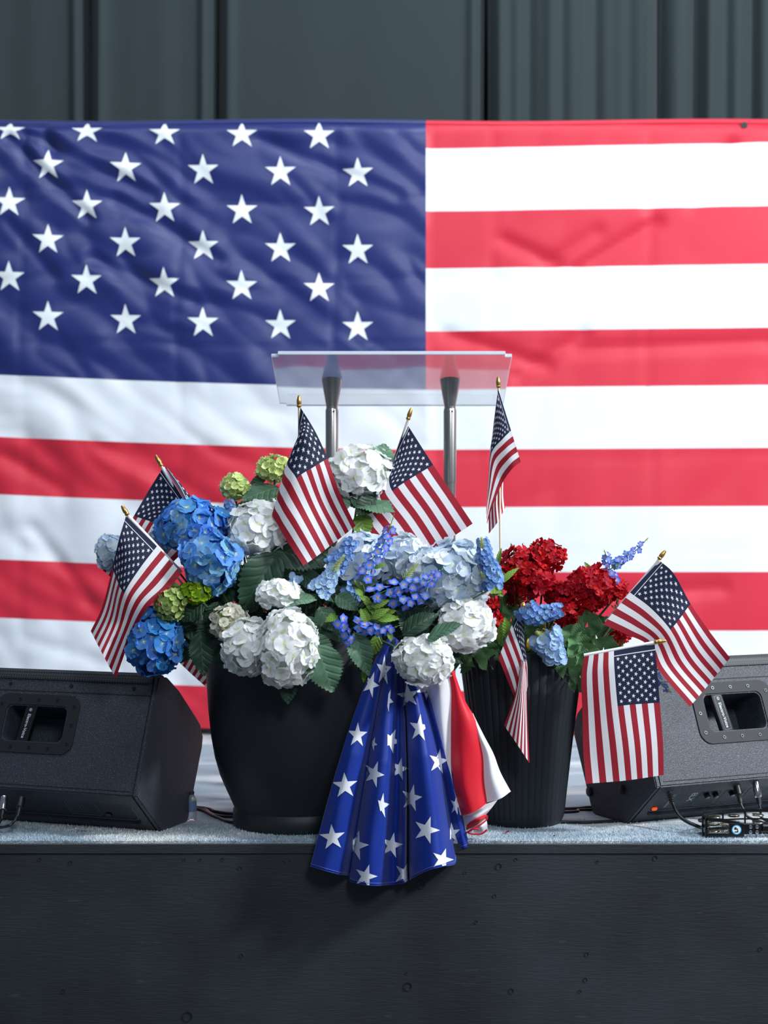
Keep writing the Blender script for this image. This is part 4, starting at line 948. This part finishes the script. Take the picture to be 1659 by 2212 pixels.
def leaf_at(par, base, tip, key, facing=None, wide=1, d0=0, name='leaf', seed=None):
    base, tip = Vector(base), Vector(tip); y = tip-base; ln = y.length; y.normalize()
    f = facing or Vector((random.uniform(-.3, .3), -1, random.uniform(.1, .8)))
    z = f-y*f.dot(y)
    if z.length < .05: z = Vector((0, 0, 1))-y*y.z
    z.normalize(); x = y.cross(z)
    o = link(name, random.choice(LM[key]), par)
    Mx = Matrix((x*ln*wide, y*ln, z*ln)).transposed().to_4x4(); Mx.translation = base
    o.matrix_parent_inverse = pm_world(par).inverted(); o.matrix_basis = Mx; return o
def put(par, me, loc, nrm, spin, sc, name='floret'):
    q = Vector(nrm).to_track_quat('Z', 'Y').to_matrix() @ Matrix.Rotation(spin, 3, 'Z')
    o = link(name, me, par); o.location = Vector(loc)-par.location
    o.rotation_euler = q.to_euler(); o.scale = (sc, sc, sc); return o
def stem_to(par, a, pot, r=.0026, mat='stem_dark', bendv=.06):
    a = Vector(a); R_ = .11 if pot is C1 else .07; zr = (.405 if pot is C1 else .375)
    dxy = Vector((a.x-pot.x, a.y-pot.y)); dxy = dxy.normalized()*min(R_, dxy.length*.6) if dxy.length > 1e-4 else dxy
    e = Vector((pot.x+dxy.x, pot.y+dxy.y, zr-.02)); m_ = (a+e)/2+Vector((0, .0, bendv if a.z < zr+.12 else 0))
    link('stem', tube_me('stem', spline([a, m_, e], 6), r, M[mat], 7), par, True)
def bloom(name, label, cat, cx, cy, rx, ry, d, key, core, n, pot, sc=1, leaves=(), group=None, keys=None, jit=.35, depth=None, seed=1, corescale=.80, tilt=0):
    rnd = random.Random(seed*131+int(cx)); c = P(cx, cy, d); k = d/F; X_, Z_ = rx*k*1.10, ry*k*1.10; Y_ = depth or (X_+Z_)/2
    t = empty(name, c, label, cat, group)
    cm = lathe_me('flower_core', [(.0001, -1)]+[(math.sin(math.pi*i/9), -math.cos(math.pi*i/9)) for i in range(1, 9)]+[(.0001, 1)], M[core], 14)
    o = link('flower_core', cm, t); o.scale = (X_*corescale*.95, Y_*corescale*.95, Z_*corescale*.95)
    ga = math.pi*(3-math.sqrt(5))
    for i in range(n):
        z = 1-2*(i+.5)/n; r = math.sqrt(1-z*z); q = i*ga
        v = Vector((r*math.cos(q), r*math.sin(q), z))
        v += Vector((rnd.gauss(0, 1), rnd.gauss(0, 1), rnd.gauss(0, 1)))*.08; v.normalize()
        bulge = 1+rnd.uniform(-.08, .05)+.16*noise.noise(v*1.7+Vector((seed*3.1, 0, 0)))
        if v.y > .75 and rnd.random() < .5: continue
        loc = Vector((v.x*X_, v.y*Y_, v.z*Z_))*bulge*.92
        nn = Vector((v.x/X_, v.y/Y_, v.z/Z_)).normalized()
        nn = (nn+Vector((rnd.gauss(0, 1), rnd.gauss(0, 1), rnd.gauss(0, 1)))*jit*.6).normalized()
        kk = key if not keys or rnd.random() < .6 else rnd.choice(keys)
        put(t, rnd.choice(FM[kk]), c+loc, nn, rnd.uniform(0, 6.3), sc*rnd.uniform(.82, 1.12))
    stem_to(t, c+Vector((0, 0, -Z_*.3)), pot)
    for lf in leaves:
        b, tp, key_, wide, dd = lf[:5]; leaf_at(t, P(*b, d+dd), P(*tp, d+(lf[5] if len(lf) > 5 else dd)), key_, wide=wide, facing=lf[6] if len(lf) > 6 else None)
    return t
HY = 'hydrangea_bloom'
def hyd(label, *a, **k): return bloom(HY, label, 'flower', *a, **k)
UPF = Vector((0, -.6, 1)); FR = Vector((0, -1, .15)); FRU = Vector((-.1, -1, .5))
hyd('round white hydrangea at the very top, between the two middle small flags', 778, 1022, 68, 54, 3.99, 'p_white', 'core_white', 88, C1, seed=1,
    leaves=[((818, 1022), (830, 958), 'leaf_light', 1.5, .0, .0, FR), ((757, 1068), (852, 1102), 'leaf_mid', .9, -.02, -.06, Vector((.2, -.8, .9))), ((778, 1108), (790, 1163), 'leaf_bright', 1.9, -.03, -.05, FR), ((800, 1100), (728, 1062), 'leaf_mid', .8, .0)])
hyd('white hydrangea left of the centre small flag, above the big dark leaf', 560, 1145, 66, 56, 3.86, 'p_white', 'core_white', 86, C1, seed=2,
    leaves=[((600, 1192), (520, 1322), 'leaf_dark', .92, -.04, -.07, FR), ((585, 1188), (712, 1212), 'leaf_dark', .75, -.03, -.04, FRU), ((650, 1215), (715, 1190), 'leaf_mid', .8, .02)])
hyd('small white hydrangea cluster above the big white pair, beside a pale leaf', 604, 1282, 44, 26, 3.74, 'p_white', 'core_white', 44, C1, sc=.82, seed=3,
    leaves=[((618, 1305), (681, 1290), 'leaf_light', .95, -.02, -.05, Vector((0, -.7, 1)))])
hyd('withered cream hydrangea at the left edge of the smooth planter', 497, 1345, 40, 36, 3.755, 'p_cream', 'core_green', 60, C1, sc=.66, jit=.9, seed=4,
    leaves=[((470, 1300), (448, 1345), 'leaf_dark', .8, .02)])
hyd('largest white hydrangea, drooping over the middle of the smooth planter rim', 622, 1400, 64, 80, 3.685, 'p_white', 'core_white', 96, C1, seed=5,
    leaves=[((685, 1392), (718, 1495), 'leaf_mid', .98, -.01, -.03, FR), ((668, 1372), (722, 1425), 'leaf_mid', .8, .01, 0, FR), ((622, 1462), (622, 1520), 'leaf_dark', .95, .02, 0, FR)])
hyd('white hydrangea low on the left of the largest one, touching it', 535, 1398, 50, 54, 3.72, 'p_white', 'core_white', 52, C1, seed=6)
hyd('compact white hydrangea hanging over the top of the star drape', 916, 1426, 60, 50, 3.675, 'p_white', 'core_white', 88, C1, sc=.82, seed=7,
    leaves=[((885, 1400), (852, 1392), 'leaf_mid', .9, .02), ((918, 1382), (996, 1345), 'leaf_mid', .8, -.03, -.06, Vector((0, -.6, 1))), ((868, 1372), (945, 1322), 'leaf_dark', .75, .0)])
hyd('white hydrangea at right, under the pale blue blooms and next to the geraniums', 1006, 1350, 55, 52, 3.76, 'p_white', 'core_white', 76, C1, sc=.9, seed=8)
hyd('deep blue hydrangea at upper left, biggest of the blue ones', 415, 1137, 68, 54, 3.855, 'p_blue', 'core_blue', 100, C1, seed=9, keys=['p_deep', 'p_sky'])
hyd('lighter blue hydrangea just below the biggest blue one', 457, 1218, 56, 58, 3.79, 'p_sky', 'core_blue', 78, C1, seed=10, keys=['p_blue'])
hyd('lowest deep blue hydrangea, hanging beside the left monitor', 335, 1388, 56, 68, 3.80, 'p_deep', 'core_blue', 96, C1, seed=11, keys=['p_blue'],
    leaves=[((388, 1352), (432, 1330), 'leaf_dark', .9, .0), ((395, 1352), (452, 1385), 'leaf_dark', .8, .03)])
hyd('pale blue hydrangea behind the cobalt spray, right of the centre small flag', 785, 1212, 68, 56, 3.87, 'p_pale', 'core_pale', 90, C1, seed=12, keys=['p_ice', 'p_soft'][:1])
hyd('very pale bloom between the two pale blue hydrangeas', 872, 1205, 46, 46, 3.86, 'p_ice', 'core_pale', 58, C1, seed=13, keys=['p_pale'])
hyd('biggest pale blue hydrangea at the right of the smooth planter', 975, 1247, 72, 72, 3.81, 'p_pale', 'core_pale', 122, C1, seed=14, keys=['p_ice'])
hyd('whitish blue bloom under the right small flag, left of the biggest pale one', 918, 1235, 40, 44, 3.82, 'p_ice', 'core_pale', 48, C1, seed=15, keys=['p_pale'])
hyd('pale blue hydrangea peeking out at far left behind the front small flag', 236, 1192, 24, 36, 3.93, 'p_pale', 'core_pale', 34, C1, sc=.8, seed=16)
hyd('pale bloom glimpsed between the two left small flags', 342, 1172, 22, 22, 3.90, 'p_pale', 'core_pale', 24, C1, sc=.8, seed=17)
hyd('yellow green hydrangea bud left of the centre small flag, the higher one', 592, 1012, 36, 24, 3.93, 'p_green', 'core_green', 70, C1, seed=18,
    leaves=[((602, 1052), (522, 1078), 'leaf_mid', .95, -.02, -.06, Vector((0, -.7, 1))), ((575, 1030), (535, 1056), 'leaf_mid', .8, .0), ((600, 1060), (545, 1110), 'leaf_bright', 1.0, .0)])
hyd('yellow green hydrangea bud above the first blue hydrangea, the lower one', 507, 1053, 28, 24, 3.91, 'p_green', 'core_green', 56, C1, seed=19)
hyd('sage green hydrangea bud beside the far left small flag', 370, 1302, 30, 34, 3.765, 'p_sage', 'core_green', 64, C1, seed=20,
    leaves=[((440, 1302), (392, 1342), 'leaf_dark', .9, .01)])
hyd('bright lime hydrangea bud under the blue hydrangeas', 423, 1279, 30, 20, 3.765, 'p_lime', 'core_green', 50, C1, seed=21)

# geraniums ---------------------------------------------------------
def ger(label, cx, cy, rx, ry, d, n, seed, leaves=(), jit=.6):
    t = bloom('geranium_bloom', label, 'flower', cx, cy, rx, ry, d, 'p_red', 'core_red', n, C2, jit=jit, seed=seed, leaves=leaves, corescale=.72)
    return t
ger('dark red geranium head at the left of the tall group', 1122, 1232, 46, 46, 3.96, 84, 31)
ger('red geranium head at the top right of the tall group', 1176, 1202, 40, 30, 3.98, 60, 32)
ger('red geranium head below the middle of the tall group', 1150, 1252, 40, 32, 3.93, 56, 33)
ger('round bright red geranium head at the right, the fullest one', 1274, 1272, 48, 46, 3.92, 90, 34)
ger('small red geranium head between the tall group and the fullest one', 1203, 1284, 24, 22, 3.95, 34, 35)
ger('ragged red geranium head under the fullest one, at its lower left', 1222, 1322, 30, 24, 3.90, 40, 36)
ger('few red florets right of the fullest geranium head', 1336, 1277, 20, 15, 3.93, 16, 37)
ger('red geranium head low at the right above the level flag stick', 1329, 1366, 26, 26, 3.97, 38, 38)
ger('tiny red florets left in the ribbed planter, by the white hydrangea', 1067, 1338, 14, 13, 3.90, 9, 39)
ger('two red florets under the tiny ones at the left of the ribbed planter', 1066, 1362, 9, 8, 3.90, 4, 40)
ger('single red florets hanging above the tiny ones beside the pale blue bloom', 1066, 1308, 11, 13, 3.90, 7, 41)
ger('dark red florets between the seed heads, behind the small blue cluster', 1112, 1290, 14, 14, 4.0, 9, 42)

# spikes ------------------------------------------------------------
def spike(name, label, pts, d, key, n, sc, pot, rad=.008, stem='stem', buds=0, budcol='bud', leaves=(), foot=None, group=None, start=0.0):
    rnd = random.Random(int(pts[0][0]*7+pts[-1][1])); W3 = [P(x, y, d) for x, y in pts]; cv = spline(W3, 16)
    t = empty(name, W3[0], label, 'flower', group)
    link('stem', tube_me('stem', cv, .0011, M[stem], 6), t, True)
    ga = 2.4; m_ = len(cv)-1; n = int(n*(.72 if key == 'p_cobalt' else 1))
    for i in range(n):
        f = start+(1-start)*(i+.5)/n*(.86 if buds else 1); p = cv[int(f*m_)]; tg = (cv[min(m_, int(f*m_)+2)]-cv[max(0, int(f*m_)-2)]).normalized()
        a = tg.cross(Vector((0, 1, 0))).normalized(); b = tg.cross(a); q = i*ga+rnd.uniform(-.4, .4)
        o_ = a*math.cos(q)+b*math.sin(q); rr = rad*(1-.45*f)*rnd.uniform(.75, 1.1)
        put(t, rnd.choice(FM[key]), p+o_*rr, (o_+tg*.25+Vector((0, -.9, .15))).normalized(), rnd.uniform(0, 6), sc*(1.1-.35*f)*rnd.uniform(.9, 1.1))
    if buds:
        bmh = lathe_me('bud', [(.0001, -.0016), (.0014, -.0004), (.0013, .001), (.0001, .0026)], M[budcol], 8)
        for i in range(buds):
            f = .80+.2*i/buds; p = cv[int(f*m_)]; q = i*2.4
            put(t, bmh, p+Vector((math.cos(q)*.0042, math.sin(q)*.004, rnd.uniform(-.002, .003)))*(1.4-f), Vector((math.cos(q), -.3, math.sin(q))), 0, 1.15-.5*(f-.8)/.2, 'bud')
    link('stem', tube_me('stem', spline([W3[0]]+([P(*foot, d+.02)] if foot else [])+[Vector((pot.x+(W3[0].x-pot.x)*.4, pot.y, .40 if pot is C1 else .37))], 6), .0013, M['stem_dark'], 6), t, True)
    for lf in leaves:
        b, tp, key_, wide = lf[:4]; leaf_at(t, P(*b, d-.004), P(*tp, d-.008), key_, wide=wide)
    return t
CO = 'cobalt_sprig'
spike(CO, 'tall cobalt blue sprig climbing across the pale hydrangea, leaning right', [(783, 1255), (800, 1215), (826, 1180), (838, 1150), (852, 1110)], 3.735, 'p_cobalt', 34, 1.0, C1, .016, buds=7, foot=(780, 1300),
      leaves=[((778, 1268), (766, 1252), 'leaf_bright', 1.2), ((784, 1290), (768, 1270), 'leaf_bright', 1.3), ((808, 1228), (832, 1217), 'leaf_bright', 1.2)])
spike(CO, 'long cobalt blue sprig lying level in front of the pale hydrangeas', [(800, 1290), (850, 1270), (900, 1262), (935, 1248), (958, 1226)], 3.70, 'p_cobalt', 40, 1.0, C1, .014, buds=6, start=.02,
      leaves=[((800, 1310), (842, 1296), 'leaf_bright', 1.0), ((800, 1300), (776, 1287), 'leaf_bright', 1.2)])
spike(CO, 'second row of cobalt florets just under the long level sprig', [(840, 1292), (870, 1302), (890, 1298), (915, 1290), (932, 1288)], 3.705, 'p_cobalt', 18, 1.0, C1, .012, buds=3)
spike(CO, 'short cobalt blue sprig pointing down beside the hanging leaf', [(732, 1338), (742, 1358), (752, 1378), (758, 1400)], 3.70, 'p_cobalt', 14, 1.0, C1, .012, buds=4)
spike(CO, 'low cobalt blue sprig pointing right above the top of the star drape', [(770, 1350), (800, 1356), (830, 1362), (866, 1350)], 3.69, 'p_cobalt', 22, .95, C1, .012, buds=6,
      leaves=[((815, 1338), (862, 1334), 'leaf_bright', 1.0), ((800, 1336), (840, 1314), 'leaf_bright', 1.0), ((795, 1345), (780, 1315), 'leaf_bright', 1.5), ((840, 1365), (846, 1385), 'leaf_bright', 1.4)])
spike(CO, 'upright blue sprig above the fullest geranium head', [(1326, 1260), (1318, 1235), (1312, 1210), (1305, 1188)], 3.93, 'p_cobalt', 26, .85, C2, .013, buds=5, leaves=[((1275, 1238), (1264, 1214), 'leaf_bright', 1.2)], foot=(1290, 1270))
spike(CO, 'slanting blue sprig reaching up to the right, highest above the geraniums', [(1328, 1222), (1350, 1205), (1372, 1190), (1400, 1162)], 3.93, 'p_cobalt', 24, .8, C2, .010, buds=6, leaves=[((1322, 1228), (1338, 1209), 'leaf_bright', 1.6)], foot=(1290, 1262))
spike(CO, 'small blue sprig between the two right small flags, pointing down right', [(1418, 1462), (1432, 1482), (1450, 1496)], 3.90, 'p_cobalt', 7, .8, C2, .008, buds=7, foot=(1380, 1445))
SB = 'soft_blue_spike'
spike(SB, 'periwinkle spike tucked at the right edge of the centre small flag', [(722, 1222), (742, 1200), (762, 1165)], 3.80, 'p_peri', 60, 1.0, C1, .020)
spike(SB, 'sky blue spike ending in a fuzzy yellow green tip', [(688, 1278), (706, 1255), (722, 1228)], 3.73, 'p_soft', 44, 1.15, C1, .020)
spike(SB, 'dense blue spike standing left of the tall red geraniums', [(1066, 1268), (1060, 1230), (1048, 1200), (1043, 1164)], 3.74, 'p_peri', 90, .95, C1, .019)
spike(SB, 'small periwinkle spike under the lower yellow green bud', [(512, 1132), (500, 1110), (492, 1080)], 3.87, 'p_peri', 40, .9, C1, .015)
spike(SB, 'blue clustered spike lying above the middle of the ribbed planter', [(1136, 1312), (1150, 1330), (1190, 1322), (1214, 1318)], 3.80, 'p_peri', 74, 1.0, C2, .022)
spike(SB, 'rounded soft blue cluster hanging over the ribbed planter rim', [(1176, 1372), (1186, 1392), (1198, 1416), (1200, 1430)], 3.83, 'p_soft', 86, 1.35, C2, .030)
spike(SB, 'small sky blue spike in the leaves right of the sprig with the green tip', [(745, 1268), (760, 1285), (772, 1300)], 3.80, 'p_peri', 22, .8, C1, .012)
spike(SB, 'tiny pale blue floret spike left of the small white cluster', [(640, 1245), (632, 1262)], 3.80, 'p_soft', 12, .9, C1, .010)
# fuzzy green tips
def cone_tip(label, pts, d, pot, r=.008, n=110):
    a, b = P(*pts[0], d), P(*pts[1], d); t = empty('green_flower_tip', a, label, 'flower'); ax = (b-a); ln = ax.length; ax.normalize()
    s1 = ax.cross(Vector((0, 1, 0))).normalized(); s2 = ax.cross(s1); V, Fc = [], []
    for i in range(n):
        f = i/n; q = i*2.4; o_ = s1*math.cos(q)+s2*math.sin(q); rr = r*(1-f*.85)+.0008; p = a+ax*ln*f; e = p+o_*rr+ax*.004
        w = ax.cross(o_)*.0011; k = len(V); V += [p+w+o_*rr*.3, p-w+o_*rr*.3, e+w*.9, e-w*.9, e+o_*.0015+ax*.001]; Fc += [(k, k+1, k+3, k+2), (k+2, k+3, k+4)]
    link('tip_bracts', mesh('tip_bracts', V, Fc, M['bud_pale'], False), t, True)['kind'] = 'stuff'
    link('stem', tube_me('stem', spline([b-ax*.002, a, a+Vector((0, .05, -.03)), Vector((pot.x+(a.x-pot.x)*.4, pot.y, .4 if pot is C1 else .37))], 5), .0012, M['stem'], 6), t, True)
M['bud_pale'] = translucent(bsdf('pale_green_bracts', (206, 216, 150), .6), .2)
cone_tip('fuzzy pale green flower tip on the sky blue spike, left of centre', ((718, 1236), (742, 1202)), 3.72, C1, .011)
cone_tip('fuzzy pale green flower tip in front of the whitish blue bloom', ((872, 1252), (902, 1218)), 3.72, C1, .011)
cone_tip('pale green tuft at the upper left of the soft blue cluster', ((1172, 1378), (1160, 1366)), 3.81, C2, .013)
cone_tip('thin green tuft at the right rim of the biggest pale blue bloom', ((1050, 1255), (1040, 1238)), 3.73, C1, .007, 50)
cone_tip('pale green tuft on the back of the dense blue spike', ((1042, 1185), (1040, 1163)), 3.725, C1, .008, 60)

# dry seed heads
def seeds(label, cx, cy, r, d, n, seed):
    rnd = random.Random(seed); c = P(cx, cy, d); t = empty('seed_head', c, label, 'seed head'); pod = lathe_me('seed_pod', [(.0001, -.004), (.0022, -.001), (.0020, .002), (.0001, .0055)], M['seed'], 8)
    for i in range(n):
        v = Vector((rnd.gauss(0, 1), rnd.gauss(0, 1), rnd.gauss(0, 1))).normalized()*r*d/F*rnd.uniform(.5, 1)
        link('pedicel', tube_me('pedicel', [c-Vector((0, 0, r*d/F*.9)), c+v], .0005, M['seed'], 4), t, True)
        put(t, pod, c+v, v+Vector((0, 0, .01)), 0, rnd.uniform(.9, 1.3), 'seed_pod')
    stem_to(t, c-Vector((0, 0, r*d/F*.9)), C2, .0018, 'stem', 0)
seeds('brownish geranium seed head at the right of the fullest red head', 1336, 1312, 15, 3.90, 16, 1)
seeds('brownish seed head in the middle, behind the blue cluster', 1140, 1290, 22, 3.94, 22, 2)
seeds('brownish seed head above the soft blue cluster', 1180, 1350, 26, 3.88, 24, 3)
seeds('tiny dried buds on top of the tallest geranium', 1110, 1180, 8, 3.98, 6, 4)

# explicit single leaves and foliage sprays --------------------------
def spray(name, label, root, lst, group=None, cat='foliage'):
    t = empty(name, root, label, cat, group)
    for (b, tp, key_, wide, d, *r_) in lst:
        B_, T_ = P(*b, d), P(*tp, d-(r_[0] if r_ else .03)); leaf_at(t, B_, T_, key_, wide=wide, facing=r_[1] if len(r_) > 1 else None)
        link('stem', tube_me('stem', spline([B_, (B_+Vector(root))/2+Vector((0, .01, .01)), root], 4), .0014, M['stem_dark'], 5), t, True)
    return t
r1 = Vector((C1.x, C1.y, .40)); r2 = Vector((C2.x, C2.y, .37))
spray('leafy_branch', 'dark leaves hanging over the left rim of the smooth planter', r1+Vector((-.1, 0, 0)), [((432, 1362), (440, 1460), 'leaf_dark', .7, 3.80, .02, FR), ((470, 1330), (425, 1400), 'leaf_dark', .8, 3.82, .02), ((470, 1300), (395, 1345), 'leaf_dark', .8, 3.84), ((500, 1250), (450, 1330), 'leaf_dark', .9, 3.86), ((520, 1320), (470, 1390), 'leaf_dark', .9, 3.84), ((470, 1400), (495, 1450), 'leaf_dark', .8, 3.80), ((400, 1350), (358, 1330), 'leaf_dark', 1, 3.86), ((440, 1420), (402, 1372), 'leaf_dark', .8, 3.86)])
spray('leafy_branch', 'pointed hanging leaf and its neighbours left of the star drape top', r1+Vector((.1, -.1, 0)), [((765, 1365), (796, 1456), 'leaf_mid', .85, 3.72, .03, FR), ((820, 1370), (800, 1420), 'leaf_bright', 1.3, 3.74, .0), ((788, 1440), (785, 1475), 'leaf_bright', .9, 3.72, .0), ((700, 1340), (742, 1385), 'leaf_dark', .9, 3.78), ((800, 1390), (845, 1400), 'leaf_dark', .8, 3.80)])
spray('leafy_branch', 'glossy green leaves in the middle, under the green tipped spike', r1+Vector((.05, -.05, 0)), [((722, 1300), (676, 1282), 'leaf_mid', 1.0, 3.76, .02, UPF), ((725, 1285), (772, 1315), 'leaf_mid', .9, 3.76, .03), ((690, 1310), (720, 1362), 'leaf_mid', .9, 3.78), ((730, 1330), (705, 1340), 'leaf_bright', 1.3, 3.75), ((745, 1260), (700, 1300), 'leaf_dark', .9, 3.84), ((790, 1300), (740, 1280), 'leaf_dark', .9, 3.82), ((650, 1240), (700, 1270), 'leaf_dark', .9, 3.82), ((660, 1330), (690, 1385), 'leaf_mid', .8, 3.80)])
spray('leafy_branch', 'small bright oblong leaves under the long level cobalt sprig', r1+Vector((.12, -.08, 0)), [((820, 1325), (790, 1300), 'leaf_bright', 1.2, 3.73), ((815, 1330), (778, 1320), 'leaf_bright', 1.3, 3.73), ((805, 1340), (850, 1318), 'leaf_bright', 1.1, 3.72), ((770, 1285), (800, 1262), 'leaf_bright', 1.2, 3.76), ((800, 1345), (772, 1340), 'leaf_bright', 1.3, 3.74), ((830, 1300), (812, 1280), 'leaf_bright', 1.3, 3.74), ((820, 1345), (855, 1330), 'leaf_bright', 1.0, 3.71)])
spray('leafy_branch', 'dark leaves between the compact white bloom and the pale blue bloom', r1+Vector((.16, -.05, 0)), [((875, 1372), (935, 1315), 'leaf_dark', .9, 3.78), ((905, 1370), (860, 1318), 'leaf_dark', .9, 3.80), ((925, 1395), (985, 1400), 'leaf_dark', .8, 3.80), ((870, 1340), (910, 1300), 'leaf_dark', .9, 3.82), ((945, 1395), (1000, 1430), 'leaf_dark', .8, 3.84), ((855, 1400), (880, 1350), 'leaf_dark', .8, 3.82)])
GF = 'hydrangea leaf branches filling the smooth planter'
LF = 'plain dark green leaf branch filling the smooth planter between its blooms'
rnd = random.Random(5)
for k in range(18):
    cx = 455+ (k % 9)*60+rnd.uniform(-15, 15); cy = (1265 if k < 9 else 1350)+rnd.uniform(-20, 20); lst = []
    for j in range(8):
        bx2, by2 = cx+rnd.uniform(-35, 35), cy+rnd.uniform(-30, 40); an = rnd.uniform(0, 6.28); ln = rnd.uniform(55, 85)
        if cy+ln*math.sin(an) < 1200: an = -an
        ex, ey = bx2+ln*math.cos(an), by2+ln*.8*math.sin(an)
        if ey < 1185 or ex > 1010: continue
        lst.append(((bx2, by2), (ex, ey), rnd.choice(['leaf_dark', 'leaf_dark', 'leaf_mid']), .95, rnd.uniform(3.84, 4.02), .02))
    spray('leafy_branch', LF, r1+Vector(((cx-640)/F*3, 0, 0)), lst, GF)
# upright leaves and stems among the top blooms
spray('leafy_branch', 'leaves under the yellow green buds and the top white bloom', r1, [((600, 1075), (556, 1100), 'leaf_mid', .9, 3.92), ((745, 1075), (738, 1108), 'leaf_mid', .9, 3.95), ((810, 1075), (770, 1110), 'leaf_dark', .9, 3.95), ((545, 1062), (505, 1070), 'leaf_mid', .8, 3.93), ((480, 1180), (500, 1135), 'leaf_dark', .8, 3.92), ((690, 1205), (730, 1150), 'leaf_dark', .8, 3.92), ((510, 1110), (540, 1082), 'leaf_bright', 1.3, 3.93)])
# geranium foliage
rnd = random.Random(9)
def gspray(label, pts, group=None):
    lst = [((x+rnd.uniform(-8, 8), y+18), (x+rnd.uniform(-10, 10), y-s), 'leaf_ger', rnd.uniform(.95, 1.15), d, .015, Vector((rnd.uniform(-.5, .5), -1, rnd.uniform(.1, .9)))) for x, y, s, d in pts]
    return spray('geranium_foliage', label, r2, lst, group)
gspray('scalloped geranium leaves spilling over the right rim of the ribbed planter', [(1245, 1415, 32, 3.87), (1262, 1438, 26, 3.85), (1232, 1438, 26, 3.86), (1275, 1412, 30, 3.88), (1302, 1398, 32, 3.90), (1255, 1452, 18, 3.84), (1252, 1388, 30, 3.88), (1240, 1470, 14, 3.86)])
gspray('geranium leaves under the fullest red head', [(1240, 1350, 34, 3.9), (1272, 1345, 34, 3.9), (1262, 1375, 30, 3.9), (1232, 1372, 32, 3.88), (1290, 1370, 30, 3.92), (1300, 1348, 26, 3.93), (1322, 1392, 26, 3.95), (1215, 1385, 28, 3.9)])
gspray('geranium leaves low at the left rim of the ribbed planter', [(1020, 1412, 26, 3.9), (1045, 1400, 30, 3.9), (1052, 1420, 26, 3.88), (1072, 1395, 30, 3.9), (1000, 1425, 22, 3.92), (1085, 1415, 26, 3.9), (1030, 1390, 26, 3.92)])
gspray('dark geranium leaves in the middle of the ribbed planter', [(1110, 1370, 34, 3.95), (1150, 1372, 30, 3.93), (1190, 1370, 32, 3.95), (1145, 1410, 30, 3.9), (1170, 1425, 24, 3.9), (1212, 1415, 28, 3.9), (1100, 1330, 30, 3.98), (1140, 1345, 28, 3.96), (1180, 1330, 28, 3.97), (1080, 1350, 28, 3.97), (1095, 1300, 24, 4.0), (1110, 1410, 28, 3.92), (1225, 1345, 30, 3.96)])
spray('leafy_branch', 'narrow bright leaves left of the tall red geraniums', r2+Vector((-.05, 0, 0)), [((1078, 1262), (1120, 1224), 'leaf_long', 1.3, 3.88, .0), ((1074, 1225), (1082, 1183), 'leaf_long', 1.3, 3.9, 0), ((1080, 1250), (1060, 1215), 'leaf_bright', 1.3, 3.9), ((1085, 1270), (1050, 1276), 'leaf_bright', 1.5, 3.89), ((1055, 1262), (1085, 1285), 'leaf_bright', 1.4, 3.9), ((1090, 1375), (1094, 1338), 'leaf_bright', 1.3, 3.88), ((1060, 1290), (1075, 1262), 'leaf_bright', 1.4, 3.9), ((1063, 1238), (1086, 1236), 'leaf_bright', 1.2, 3.9), ((1078, 1390), (1082, 1345), 'leaf_long', 1.2, 3.88)])
t = empty('yellowed_leaf', P(1142, 1405, 3.86), 'curled yellow leaf behind the folded flag, over the ribbed planter', 'leaf')
lm = leaf_me('blade', M['leaf_yellow'], .34, 5, .5, .6, 3); lf = link('blade', lm, t); lf.scale = (.028, .03, .028); lf.rotation_euler = (1.3, .2, .3)
link('stem', tube_me('stem', spline([P(1142, 1405, 3.86), P(1140, 1420, 3.9), r2], 5), .001, M['stem'], 5), t, True)
# fallen petals on the carpet
pf = floret_me('petal_sheet', 1, .011, .005, p_wedge, M['petal_red_floor'], nl=3, nc=2, cup=.2, curl=.2, wave=.1, seed=5)
for px, py, lb in ((1090, 1797, 'fallen red petal at the foot of the ribbed planter, beside the drape'), (1098, 1795, 'fallen red petal right next to the planter foot, second from the drape'), (1201, 1805, 'single fallen red petal on the carpet at the right front of the ribbed planter')):
    o = link('fallen_petal', pf); o.location = fl_(px, py, .004); o.rotation_euler = (.2, .1, random.uniform(0, 6)); tag(o, lb, 'petal')
